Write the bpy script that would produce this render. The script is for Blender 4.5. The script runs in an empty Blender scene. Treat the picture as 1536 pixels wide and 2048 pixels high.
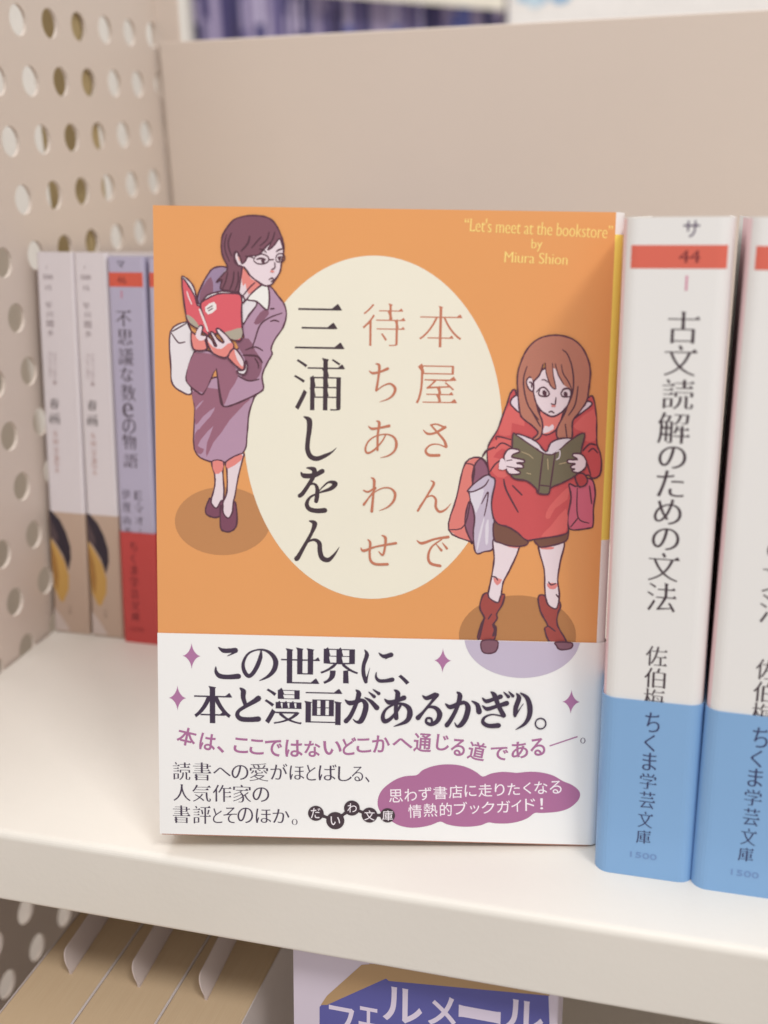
import bpy, math, random
from mathutils import Vector, Matrix
from mathutils.geometry import tessellate_polygon, delaunay_2d_cdt
random.seed(7)
SC = bpy.context.scene
COL = SC.collection
MM = 0.001
R = math.radians

# ------------------------------------------------------------------ camera, world, lamps, exposure
cam = bpy.data.cameras.new('camera'); camo = bpy.data.objects.new('camera', cam); COL.objects.link(camo)
CX = Vector((0.96174285, 0.27208481, -0.03194591)); CY = Vector((0.06169849, -0.3287359, -0.94240437)); CZ = Vector((-0.26691569, 0.90437966, -0.33294663))
camo.matrix_world = Matrix(((CX.x, -CY.x, -CZ.x, 0), (CX.y, -CY.y, -CZ.y, 0), (CX.z, -CY.z, -CZ.z, .169), (0, 0, 0, 1)))
cam.sensor_fit = 'VERTICAL'; cam.sensor_height = 36; cam.sensor_width = 27; cam.lens = 2266.892 * 36 / 2048
cam.clip_start = .01; cam.clip_end = 50
cam.dof.use_dof = True; cam.dof.focus_distance = .282; cam.dof.aperture_fstop = 9.2
SC.camera = camo
w = bpy.data.worlds.new('World'); SC.world = w; w.use_nodes = True
w.node_tree.nodes['Background'].inputs[0].default_value = (1, .965, .95, 1)
w.node_tree.nodes['Background'].inputs[1].default_value = .55
def lamp(name, loc, target, sx, sy, power, col=(1, .99, .965)):
    l = bpy.data.lights.new(name, 'AREA'); l.shape = 'RECTANGLE'; l.size = sx; l.size_y = sy; l.energy = power; l.color = col
    o = bpy.data.objects.new(name, l); COL.objects.link(o); o.location = loc
    o.rotation_euler = (Vector(target) - Vector(loc)).to_track_quat('-Z', 'Y').to_euler(); return o
lamp('ceiling_lamp', (.0, -.45, 1.5), (0, .25, 0), 1.6, .5, 9)
lamp('ceiling_lamp', (.70, -.33, 1.25), (-.05, .25, .08), .36, .14, 6.2)
lamp('ceiling_lamp', (-.5, 1.0, 1.7), (-.3, .9, 0), 1.4, .4, 14, (1, .99, .98))
SC.view_settings.view_transform = 'Standard'; SC.view_settings.look = 'None'; SC.view_settings.exposure = .2; SC.view_settings.gamma = 1
SC.cycles.max_bounces = 8; SC.cycles.diffuse_bounces = 5

# ------------------------------------------------------------------ materials
def lin(h):
    h = h.lstrip('#'); c = [int(h[i:i + 2], 16) / 255 for i in (0, 2, 4)]
    return tuple((x / 12.92 if x < .04045 else ((x + .055) / 1.055) ** 2.4) for x in c)
MATS = {}
def mat(name, col, rough=.5, spec=.3, var=.04, scale=60, bump=0.0, bscale=900, coat=0.0):
    if name in MATS: return MATS[name]
    c = lin(col) if isinstance(col, str) else col
    m = bpy.data.materials.new(name); m.use_nodes = True; nt = m.node_tree; b = nt.nodes['Principled BSDF']
    b.inputs['Roughness'].default_value = rough; b.inputs['Specular IOR Level'].default_value = spec
    if coat: b.inputs['Coat Weight'].default_value = coat; b.inputs['Coat Roughness'].default_value = .12
    tc = nt.nodes.new('ShaderNodeTexCoord')
    n = nt.nodes.new('ShaderNodeTexNoise'); n.inputs['Scale'].default_value = scale; n.inputs['Detail'].default_value = 6
    nt.links.new(tc.outputs['Object'], n.inputs['Vector'])
    r = nt.nodes.new('ShaderNodeValToRGB'); r.color_ramp.elements[0].position = .3; r.color_ramp.elements[1].position = .7
    r.color_ramp.elements[0].color = (*[x * (1 - var) for x in c], 1); r.color_ramp.elements[1].color = (*[min(1, x * (1 + var)) for x in c], 1)
    nt.links.new(n.outputs['Fac'], r.inputs['Fac']); nt.links.new(r.outputs['Color'], b.inputs['Base Color'])
    if bump:
        n2 = nt.nodes.new('ShaderNodeTexNoise'); n2.inputs['Scale'].default_value = bscale; n2.inputs['Detail'].default_value = 3
        nt.links.new(tc.outputs['Object'], n2.inputs['Vector'])
        bp = nt.nodes.new('ShaderNodeBump'); bp.inputs['Strength'].default_value = bump; bp.inputs['Distance'].default_value = .0004
        nt.links.new(n2.outputs['Fac'], bp.inputs['Height']); nt.links.new(bp.outputs['Normal'], b.inputs['Normal'])
    MATS[name] = m; return m
def pages_mat(name, ca, cb, axis):
    if name in MATS: return MATS[name]
    m = bpy.data.materials.new(name); m.use_nodes = True; nt = m.node_tree; b = nt.nodes['Principled BSDF']; b.inputs['Roughness'].default_value = .8
    tc = nt.nodes.new('ShaderNodeTexCoord'); mp = nt.nodes.new('ShaderNodeMapping')
    s = [60, 60, 60]; s[axis] = 11000; mp.inputs['Scale'].default_value = s
    n = nt.nodes.new('ShaderNodeTexNoise'); n.inputs['Scale'].default_value = 1; n.inputs['Detail'].default_value = 3
    r = nt.nodes.new('ShaderNodeValToRGB'); r.color_ramp.elements[0].position = .35; r.color_ramp.elements[1].position = .65
    r.color_ramp.elements[0].color = (*lin(ca), 1); r.color_ramp.elements[1].color = (*lin(cb), 1)
    nt.links.new(tc.outputs['Object'], mp.inputs[0]); nt.links.new(mp.outputs[0], n.inputs['Vector']); nt.links.new(n.outputs['Fac'], r.inputs[0]); nt.links.new(r.outputs[0], b.inputs['Base Color'])
    bp = nt.nodes.new('ShaderNodeBump'); bp.inputs['Strength'].default_value = .2; bp.inputs['Distance'].default_value = .0003
    nt.links.new(n.outputs['Fac'], bp.inputs['Height']); nt.links.new(bp.outputs['Normal'], b.inputs['Normal'])
    MATS[name] = m; return m
def ink(col): return mat('ink_' + col.lstrip('#'), col, .42, .3, .012, 40)

# ------------------------------------------------------------------ objects
def obj(name, verts, faces, mats, parent=None, idx=None, smooth=False, label=None):
    me = bpy.data.meshes.new(name)
    me.from_pydata([(v[0] * MM, v[1] * MM, v[2] * MM) for v in verts], [], faces)
    for m in (mats if isinstance(mats, (list, tuple)) else [mats]): me.materials.append(m)
    if idx: me.polygons.foreach_set('material_index', idx)
    if smooth: me.polygons.foreach_set('use_smooth', [True] * len(me.polygons))
    me.update(); o = bpy.data.objects.new(name, me); COL.objects.link(o)
    if parent: o.parent = parent
    if label: o['label'] = label
    return o
def tag(o, label, cat, group=None):
    o['label'] = label; o['category'] = cat
    if group: o['group'] = group
    return o
def empty(name, M=None, loc=None):
    o = bpy.data.objects.new(name, None); COL.objects.link(o); o.empty_display_size = .02
    if M: o.matrix_world = M
    if loc: o.location = [q * MM for q in loc]
    return o
def frame(p):
    u = Vector(p['u']); v = Vector(p['v']); n = v.cross(u) * 1.0
    n = -n if n.y < 0 else n
    o = [q * MM for q in p['o']]
    return Matrix(((u.x, n.x, v.x, o[0]), (u.y, n.y, v.y, o[1]), (u.z, n.z, v.z, o[2]), (0, 0, 0, 1)))
def box(x0, x1, y0, y1, z0, z1, b=0):
    if b <= 0:
        v = [(x, y, z) for z in (z0, z1) for y in (y0, y1) for x in (x0, x1)]
        return v, [(0, 2, 3, 1), (4, 5, 7, 6), (0, 1, 5, 4), (2, 6, 7, 3), (0, 4, 6, 2), (1, 3, 7, 5)]
    v = []
    for z, i in ((z0, b), (z0 + b, 0), (z1 - b, 0), (z1, b)):
        v += [(x0 + i + (b if not i else 0), y0 + i, z), (x1 - i - (b if not i else 0), y0 + i, z), (x1 - i, y0 + i + (b if not i else 0), z), (x1 - i, y1 - i - (b if not i else 0), z),
              (x1 - i - (b if not i else 0), y1 - i, z), (x0 + i + (b if not i else 0), y1 - i, z), (x0 + i, y1 - i - (b if not i else 0), z), (x0 + i, y0 + i + (b if not i else 0), z)]
    f = [tuple(range(7, -1, -1)), tuple(range(24, 32))]
    for k in range(3): f += [(k * 8 + j, k * 8 + (j + 1) % 8, k * 8 + 8 + (j + 1) % 8, k * 8 + 8 + j) for j in range(8)]
    return v, f
def join(parts):
    V, F = [], []
    for v, f in parts:
        n = len(V); V += list(v); F += [tuple(i + n for i in q) for q in f]
    return V, F
def offset(path, d):                       # outside is to the right of the direction of travel
    out = []
    for i, p in enumerate(path):
        a = path[max(0, i - 1)]; b = path[min(len(path) - 1, i + 1)]
        def nrm(s, e):
            dx, dy = e[0] - s[0], e[1] - s[1]; l = math.hypot(dx, dy) or 1; return dy / l, -dx / l
        n1 = nrm(a, p) if i else nrm(p, b); n2 = nrm(p, b) if i < len(path) - 1 else n1
        k = 1 + n1[0] * n2[0] + n1[1] * n2[1]
        out.append((p[0] + d * (n1[0] + n2[0]) / k, p[1] + d * (n1[1] + n2[1]) / k))
    return out
def sheet(path, zs, t=.22, tilt=None):     # a bent paper sheet of thickness t standing on its long side
    inn = offset(path, -t); n = len(path); V = []
    for z in zs:
        V += [(p[0], p[1], z + (tilt(i / (n - 1)) if tilt else 0)) for i, p in enumerate(path)]
    for z in zs: V += [(p[0], p[1], z + (tilt(i / (n - 1)) if tilt else 0)) for i, p in enumerate(inn)]
    m = len(zs); F = []; tags = []
    for k in range(m - 1):
        for i in range(n - 1):
            F.append((k * n + i, k * n + i + 1, (k + 1) * n + i + 1, (k + 1) * n + i)); tags.append((k, i, 0))
            q = m * n
            F.append((q + k * n + i, q + (k + 1) * n + i, q + (k + 1) * n + i + 1, q + k * n + i + 1)); tags.append((k, i, 1))
    q = m * n
    for i in range(n - 1):
        F.append((i, q + i, q + i + 1, i + 1)); tags.append((0, i, 2))
        T = (m - 1) * n; F.append((T + i, T + i + 1, q + T + i + 1, q + T + i)); tags.append((m - 2, i, 2))
    for i in (0, n - 1):
        for k in range(m - 1):
            F.append((k * n + i, (k + 1) * n + i, q + (k + 1) * n + i, q + k * n + i)); tags.append((k, min(i, n - 2), 2))
    return V, F, tags
def arc(cx, cy, r, a0, a1, n=7): return [(cx + r * math.cos(R(a0 + (a1 - a0) * i / n)), cy + r * math.sin(R(a0 + (a1 - a0) * i / n))) for i in range(n + 1)]
def ink_face(V): return V

# ------------------------------------------------------------------ print: glyph outlines turned into brush-like serif letters, and flat drawings
_cache = {}
def glyph(ch):
    if ch in _cache: return _cache[ch]
    c = bpy.data.curves.new('g', 'FONT'); c.body = ch; o = bpy.data.objects.new('g', c); COL.objects.link(o)
    dg = bpy.context.evaluated_depsgraph_get(); cu = o.to_curve(dg, apply_modifiers=False)
    out = []
    for s in cu.splines:
        P = s.bezier_points; n = len(P); pts = []
        for i in range(n):
            a, b = P[i], P[(i + 1) % n]
            p0, p1, p2, p3 = a.co, a.handle_right, b.handle_left, b.co
            ch_ = (p3 - p0).length
            if ch_ < 1e-6: continue
            straight = abs((p1 - p0).cross(p3 - p0).z) < 1e-3 * ch_ * ch_ + 1e-6 and abs((p2 - p0).cross(p3 - p0).z) < 1e-3 * ch_ * ch_ + 1e-6
            k = 1 if straight else 5
            for j in range(k):
                t = j / k; q = p0 * (1 - t) ** 3 + p1 * 3 * t * (1 - t) ** 2 + p2 * 3 * t * t * (1 - t) + p3 * t ** 3
                pts.append((q.x, q.y))
        cl = []
        for p in pts:
            if not cl or math.hypot(p[0] - cl[-1][0], p[1] - cl[-1][1]) > .002: cl.append(p)
        while len(cl) > 2 and math.hypot(cl[0][0] - cl[-1][0], cl[0][1] - cl[-1][1]) <= .002: cl.pop()
        if len(cl) > 2: out.append(cl)
    bpy.data.objects.remove(o); bpy.data.curves.remove(c)
    _cache[ch] = out; return out
def area(c): return sum(c[i][0] * c[(i + 1) % len(c)][1] - c[(i + 1) % len(c)][0] * c[i][1] for i in range(len(c))) / 2
def limits(cs, sg, ax, ay):                # keep thinning and thickening within the glyph's own strokes and gaps
    hs, vs = [], []
    for c in cs:
        for i in range(len(c)):
            a, b = c[i], c[(i + 1) % len(c)]; dx, dy = b[0] - a[0], b[1] - a[1]; l = math.hypot(dx, dy)
            if l > .04 and abs(dy) < .25 * l: hs.append((min(a[0], b[0]), max(a[0], b[0]), (a[1] + b[1]) / 2, 1 if -sg * dx > 0 else -1))
            if l > .04 and abs(dx) < .25 * l: vs.append((min(a[1], b[1]), max(a[1], b[1]), (a[0] + b[0]) / 2, 1 if sg * dy > 0 else -1))
    th = [u[2] - d[2] for u in hs if u[3] > 0 for d in hs if d[3] < 0 and 0 < u[2] - d[2] < .12 and min(u[1], d[1]) - max(u[0], d[0]) > .02]
    gap = [r_[2] - l_[2] for l_ in vs if l_[3] > 0 for r_ in vs if r_[3] < 0 and 0 < r_[2] - l_[2] < .3 and min(l_[1], r_[1]) - max(l_[0], r_[0]) > .02]
    tv = [r_[2] - l_[2] for l_ in vs if l_[3] < 0 for r_ in vs if r_[3] > 0 and 0 < r_[2] - l_[2] < .12 and min(l_[1], r_[1]) - max(l_[0], r_[0]) > .02]
    if ay < 0 and th: ay = -min(-ay, .33 * min(th))
    if ax > 0 and gap: ax = min(ax, .34 * min(gap))
    if ax < 0 and tv: ax = -min(-ax, .3 * min(tv))
    return ax, ay
def serif(ch, ax, ay, uro, latin=False):
    cs = glyph(ch)
    if not cs: return [], []
    sg = 1 if area(max(cs, key=lambda c: abs(area(c)))) > 0 else -1
    ax, ay = limits(cs, sg, ax, ay)
    out, tris = [], []
    for c in cs:
        n = len(c); E = []
        for i in range(n):
            a, b = c[i], c[(i + 1) % n]; dx, dy = b[0] - a[0], b[1] - a[1]; l = math.hypot(dx, dy)
            nx, ny = sg * dy / l, -sg * dx / l; d = ax * nx * nx + ay * ny * ny
            E.append((a, b, dx / l, dy / l, nx, ny, d, l))
        q = []
        for i in range(n):
            e0, e1 = E[i - 1], E[i]; k = 1 + e0[4] * e1[4] + e0[5] * e1[5]; k = max(k, .5)
            d = (e0[6] + e1[6]) / 2
            if abs(e0[4] * e1[4] + e0[5] * e1[5]) < .5:      # a corner: move along each side by its own amount
                det = e0[4] * e1[5] - e0[5] * e1[4]
                x = (e0[6] * e1[5] - e1[6] * e0[5]) / det; y = (e0[4] * e1[6] - e1[4] * e0[6]) / det
            else: x = d * (e0[4] + e1[4]) / k; y = d * (e0[5] + e1[5]) / k
            m_ = math.hypot(x, y); lim = 1.5 * max(abs(ax), abs(ay), 1e-6)
            if m_ > lim: x, y = x * lim / m_, y * lim / m_
            q.append((c[i][0] + x, c[i][1] + y))
        out.append(q)
        if uro:
            for i in range(n):
                e0, e, e1 = E[i - 1], E[i], E[(i + 1) % n]
                if e[7] < .13 and e[4] > .9 and abs(e0[5]) > .95 and abs(e1[5]) > .95 and e0[7] > .07 and e1[7] > .07 and e0[5] * e1[5] < 0:
                    A, B = q[i], q[(i + 1) % n]; t = A if A[1] > B[1] else B; lo = min(A[1], B[1]); k = uro * min(1, .45 + max(e0[7], e1[7]) * .9)
                    tris.append([(t[0] - .155 * k, t[1] - .003), (t[0] - .055 * k, t[1] + .078 * k), (t[0] - .035 * k, t[1] + .078 * k), (t[0] + .035 * k, lo + .006), (t[0] - .02, lo)])
                if e[7] < .13 and e[5] > .85 and abs(e0[4]) > .95 and abs(e1[4]) > .95 and not latin and max(e0[7], e1[7]) > .1 and e0[4] * e1[4] < 0:
                    A, B = q[i], q[(i + 1) % n]; x0, x1 = min(A[0], B[0]), max(A[0], B[0]); y = max(A[1], B[1]); k = uro
                    tris.append([(x0 - .028 * k, y + .022 * k), (x0, y - .035), (x1, y - .035), (x1 + .022 * k, y - .002), (x0 + .01, y + .018 * k)])
                if latin and e[7] < .13 and abs(e[5]) > .9 and abs(e0[4]) > .9 and abs(e1[4]) > .9 and e0[7] > .08 and e1[7] > .08 and e0[4] * e1[4] < 0:
                    A, B = q[i], q[(i + 1) % n]; x0, x1 = min(A[0], B[0]), max(A[0], B[0]); y = A[1]; s_ = 1 if e[5] > 0 else -1
                    tris.append([(x0 - .035, y), (x1 + .035, y), (x1 + .035, y - .016 * s_), (x0 - .035, y - .016 * s_)])
    return out, tris
STY = dict(mincho=(.006, -.021, 1, False), light=(-.012, -.026, .8, False), bold=(.03, -.02, 1.15, False), sans=(.004, .004, 0, False), sansbold=(.021, .015, 0, False), latin=(.004, -.014, 1, True), small=(.004, -.018, .8, False))
def fill(polys):                            # non-zero winding fill, so that thickened strokes may run into each other
    pts, edges = [], []
    for p in polys:
        n = len(pts); pts += [Vector(q) for q in p]; edges += [(n + i, n + (i + 1) % len(p)) for i in range(len(p))]
    V, E, F, *_ = delaunay_2d_cdt(pts, edges, [], 0, 1e-5)
    segs = [(p[i][0], p[i][1], p[(i + 1) % len(p)][0], p[(i + 1) % len(p)][1]) for p in polys for i in range(len(p))]
    out = []
    for f in F:
        x = sum(V[i].x for i in f) / len(f); y = sum(V[i].y for i in f) / len(f); w_ = 0
        for x0, y0, x1, y1 in segs:
            if (y0 <= y) != (y1 <= y):
                if x0 + (y - y0) / (y1 - y0) * (x1 - x0) > x: w_ += 1 if y1 > y0 else -1
        if w_: out.append(tuple(f))
    return [(v.x, v.y) for v in V], out
def tri(poly):
    T = tessellate_polygon([[Vector((x, y, 0)) for x, y in poly]]); return list(poly), [tuple(t) for t in T]
def letters(items, style):
    ax, ay, uro, latin = STY[style]; main = []
    for ch, cx, cy, gw, gh, rot in items:
        if ch == '|': main.append([[(cx - .1, cy - gh / 2), (cx + .1, cy - gh / 2), (cx + .1, cy + gh / 2), (cx - .1, cy + gh / 2)]]); continue
        vert = ch == '｜'
        if len(ch) > 1:
            out, tris, adv = [], [], 0
            full, tr = serif(ch, ax, ay, uro, latin); out, tris = full, tr
        else:
            kana = '\u3041' <= ch <= '\u309f' and uro
            out, tris = serif(ch, ax * (.85 if kana else 1), {'bold': .004, 'mincho': -.012, 'light': -.02}.get(style, ay) if kana else ay, uro, latin)
        P = [p for c in out + tris for p in c]
        if not P: continue
        x0, x1, y0, y1 = min(p[0] for p in P), max(p[0] for p in P), min(p[1] for p in P), max(p[1] for p in P)
        sx = gw / (x1 - x0); sy = gh / max(y1 - y0, 1e-3)
        if ch in 'ー｜|・、。一': pass
        c_, s_ = math.cos(R(rot)), math.sin(R(rot))
        def tf(p):
            x = (p[0] - (x0 + x1) / 2) * sx; y = (p[1] - (y0 + y1) / 2) * sy; return (cx + x * c_ - y * s_, cy + x * s_ + y * c_)
        A = sum(area(c) for c in out)
        tris = [c if area(c) * A > 0 else c[::-1] for c in tris]
        main.append([[tf(p) for p in c] for c in out + tris])
    return main
class Print:
    """collects flat ink on the plane y = -lift of a book's own frame"""
    def __init__(self, lift): self.V, self.F, self.I, self.M, self.k, self.lift = [], [], [], [], 0, lift
    def mi(self, col):
        m = ink(col)
        if m not in self.M: self.M.append(m)
        return self.M.index(m)
    def add(self, V2, F, col, step=True):
        n = len(self.V); y = -self.lift - self.k * .003
        self.V += [(x, y, z) for x, z in V2]
        for f in F:
            a, b, c = V2[f[0]], V2[f[1]], V2[f[2]]
            s = (b[0] - a[0]) * (c[1] - a[1]) - (b[1] - a[1]) * (c[0] - a[0])
            self.F.append(tuple(i + n for i in (f if s > 0 else f[::-1])))
        self.I += [self.mi(col)] * len(F)
        if step: self.k += 1
    def text(self, items, style, col):
        for g in letters(items, style): V, F = fill(g); self.add(V, F, col, False)
        self.k += 1
    def poly(self, p, col): V, F = tri(p); self.add(V, F, col)
    def ribbon(self, pts, ws, col, caps=True, closed=False):
        n = len(pts); L, Q = [], []
        for i in range(n):
            a = pts[(i - 1) % n] if closed or i else pts[0]; b = pts[(i + 1) % n] if closed or i < n - 1 else pts[-1]
            dx, dy = b[0] - a[0], b[1] - a[1]; l = math.hypot(dx, dy) or 1; h = ws[i] / 2
            L.append((pts[i][0] - dy / l * h, pts[i][1] + dx / l * h)); Q.append((pts[i][0] + dy / l * h, pts[i][1] - dx / l * h))
        V = L + Q; F = [(i, i + 1, n + i + 1, n + i) for i in range(n - 1)]
        if closed: F.append((n - 1, 0, n, 2 * n - 1))
        self.add(V, F, col, False)
        if caps and not closed:
            for p, w_ in ((pts[0], ws[0]), (pts[-1], ws[-1])):
                if w_ > .05:
                    self.k += .4; c = [(p[0] + w_ / 2 * math.cos(t * .7854), p[1] + w_ / 2 * math.sin(t * .7854)) for t in range(8)]
                    self.add(c, [tuple(range(8))], col, False)
        self.k += 1
    def brush(self, st, col):
        for s in st:
            P = smooth([(a[0], a[1]) for a in s], False, 6, [a[2] for a in s]); self.ribbon([(p[0], p[1]) for p in P], [p[2] for p in P], col)
    def build(self, name, parent, label=None): return obj(name, self.V, self.F, self.M, parent, self.I, False, label)
def smooth(p, closed, k=4, w=None):
    n = len(p); out = []; w = w or [0] * n
    def g(i): return (p[i % n], w[i % n]) if closed else (p[min(max(i, 0), n - 1)], w[min(max(i, 0), n - 1)])
    for i in range(n if closed else n - 1):
        (a, wa), (b, wb), (c, wc), (d, wd) = g(i - 1), g(i), g(i + 1), g(i + 2)
        for j in range(k):
            t = j / k
            def cr(a, b, c, d): return .5 * (2 * b + (c - a) * t + (2 * a - 5 * b + 4 * c - d) * t * t + (3 * b - a - 3 * c + d) * t ** 3)
            ww = wb + (wc - wb) * t
            out.append((cr(a[0], b[0], c[0], d[0]), cr(a[1], b[1], c[1], d[1]), ww))
    if not closed: out.append((*p[-1], w[-1]))
    return out
rj = random.Random(3)
def draw(pr, items, hooks={}):
    for it in items:
        if isinstance(it, str): hooks.get(it, lambda: None)(); continue
        if it[0] == 'F':
            _, col, pts, ol, sm = it
            q = [(a, b) for a, b, _ in smooth(pts, True, 2)] if sm else ([(a, b) for a, b, _ in smooth(pts, True, 2)] if len(pts) < 40 else pts)
            pr.poly(q, col)
            if ol:
                e = [(a, b) for a, b, _ in smooth(pts, True, 4)] if True else q
                e = [(a + rj.uniform(-.02, .02), b + rj.uniform(-.02, .02)) for a, b in e]
                pr.ribbon(e, [rj.uniform(.28, .46) for _ in e], '#5c3a48', closed=True)
        else:
            _, col, pts, wd = it
            e = [(a, b) for a, b, _ in smooth(pts, False, 4)]; n = len(e)
            pr.ribbon(e, [wd * (.55 + .8 * math.sin(math.pi * min(1, (i + .8) / (n + .4))) ** .5) for i in range(n)], col)

TITLE = [('本',65.27,123.25,9.78,9.25,0),('屋',64.72,110.3,9.5,9.11,0),('待',52.41,123.44,9.73,9.6,0)]
TITLE_KANA = [[(61.83,99.78,0.17),(62.82,98.93,0.59),(64.56,99.13,0.52),(66.85,100.5,0.69)],[(63.54,100.92,0.35),(64.82,99.56,0.49),(66.69,97.43,0.59),(67.17,96.05,0.73)],[(67.18,95.84,0.35),(65.32,96.53,0.28),(63.58,96.33,0.38),(62.49,95.08,0.52),(63.28,94.01,0.7),(65.62,93.99,0.7)],[(63.54,100.92,0.42),(64.86,101.16,0.35),(66.61,100.5,0.49)],[(63.84,88.08,0.17),(64.56,87.39,0.63),(63.15,84.71,0.46),(60.98,80.98,0.53)],[(61.28,82.01,0.14),(62.81,84.0,0.28),(64.2,84.56,0.42),(65.1,83.69,0.56),(65.14,81.92,0.63),(66.05,80.87,0.63),(67.44,81.43,0.42),(68.67,82.88,0.07)],[(60.92,73.98,0.18),(62.17,73.36,0.71),(65.15,74.43,0.49),(68.2,74.96,0.7)],[(66.74,74.39,0.28),(64.48,72.62,0.46),(63.65,70.45,0.6),(64.22,68.66,0.67),(66.5,68.07,0.67)],[(65.46,73.18,0.18),(66.69,71.78,0.6)],[(66.86,73.57,0.18),(67.95,72.27,0.6)],[(49.19,113.03,0.17),(50.06,112.53,0.59),(51.79,112.9,0.48),(53.43,113.62,0.66)],[(50.65,114.67,0.17),(51.49,114.2,0.66),(51.29,111.35,0.48),(50.89,108.65,0.59)],[(50.89,108.52,0.28),(52.53,109.75,0.28),(54.08,110.19,0.42),(55.18,109.18,0.69),(54.82,107.79,0.55),(53.63,106.74,0.35),(51.66,106.04,0.07)],[(49.21,100.41,0.17),(50.09,99.83,0.59),(52.0,100.11,0.49),(53.98,100.57,0.66)],[(51.04,101.66,0.17),(51.71,101.15,0.66),(51.4,98.53,0.49),(51.39,94.97,0.52)],[(53.25,98.57,0.31),(52.4,96.98,0.35),(50.69,95.02,0.42),(49.13,94.22,0.49),(48.59,95.16,0.45),(49.26,96.92,0.35),(50.99,98.18,0.28),(53.42,98.64,0.28),(55.18,97.91,0.49),(55.73,96.35,0.66),(55.24,94.76,0.49),(53.86,93.68,0.35),(52.05,93.19,0.07)],[(50.02,88.51,0.18),(50.74,87.82,0.67),(50.58,84.45,0.49),(50.29,80.65,0.67)],[(48.28,85.54,0.25),(49.44,85.21,0.46),(51.18,86.24,0.32),(49.47,83.72,0.35),(48.43,82.21,0.6)],[(48.43,82.21,0.25),(50.5,84.81,0.21),(52.59,86.09,0.28),(54.52,86.13,0.35),(55.63,84.91,0.63),(55.28,83.13,0.56),(53.9,81.68,0.35),(51.98,80.83,0.07)],[(47.88,71.98,0.18),(48.6,71.31,0.67),(51.41,72.34,0.39),(56.06,73.27,0.6)],[(52.71,75.06,0.18),(53.57,74.47,0.67),(53.53,72.39,0.53),(53.04,70.4,0.5),(52.07,71.21,0.18)],[(49.48,73.99,0.18),(50.05,73.21,0.6),(49.95,70.87,0.5),(50.23,69.01,0.57),(51.48,68.17,0.6),(54.21,68.23,0.6)]]
AUTHOR = [('三',37.84,122.85,11.38,10.09,0),('浦',37.84,109.72,11.7,12.07,0)]
AUTHOR_KANA = [[(34.26,102.32,0.17),(35.52,101.54,1.33),(35.61,99.45,1.19),(35.28,96.83,1.05),(35.23,94.72,1.12),(35.94,93.16,1.19),(37.42,92.66,1.12),(39.34,93.4,0.91),(40.91,94.31,0.42),(41.91,95.31,0.07)],[(33.69,89.49,0.18),(34.46,88.66,1.2),(36.75,88.77,1.12),(38.71,89.8,1.12)],[(34.98,90.5,0.18),(36.74,90.11,1.26),(36.58,88.42,0.98),(35.36,86.27,0.92),(34.14,84.47,0.99),(33.48,83.93,0.99)],[(34.38,85.19,0.21),(35.71,86.56,0.49),(36.94,86.73,0.56),(37.55,85.68,0.92),(37.5,83.83,1.06),(37.33,82.76,0.99)],[(37.66,84.72,0.18),(38.71,85.98,0.32),(40.21,87.25,0.49),(41.69,86.93,1.27),(40.65,85.74,0.91),(38.02,84.73,0.35),(35.91,83.62,0.56),(35.15,82.01,0.99),(35.83,80.85,1.06),(37.52,80.49,1.13),(39.36,80.63,1.2)],[(35.71,78.1,0.18),(37.02,77.48,1.27),(36.33,75.25,0.78),(34.58,71.98,0.85),(33.29,69.61,1.07),(32.86,69.06,1.21)],[(33.42,70.7,0.14),(35.11,72.82,0.35),(36.88,73.65,0.64),(38.12,72.88,1.06),(38.32,70.98,1.14),(38.87,69.37,1.21),(40.29,68.94,1.07),(41.7,70.26,0.57),(42.85,72.05,0.07)]]
ENGLISH = [("“Let's meet at the bookstore”",86.57,145.36,33.09,2.92,-2),('by',86.34,141.63,2.62,2.71,0),('Miura Shion',86.28,138.8,14.36,2.37,-1.5)]
ELLIPSE = ((50.16,99.31),29.75,39.49)
MARKS = {'band_l':(0.26,50.65),'band_r':(103.12,50.51),'yel_top':(104.44,144.26),'yel_bot':(103.43,75.0)}
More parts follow.
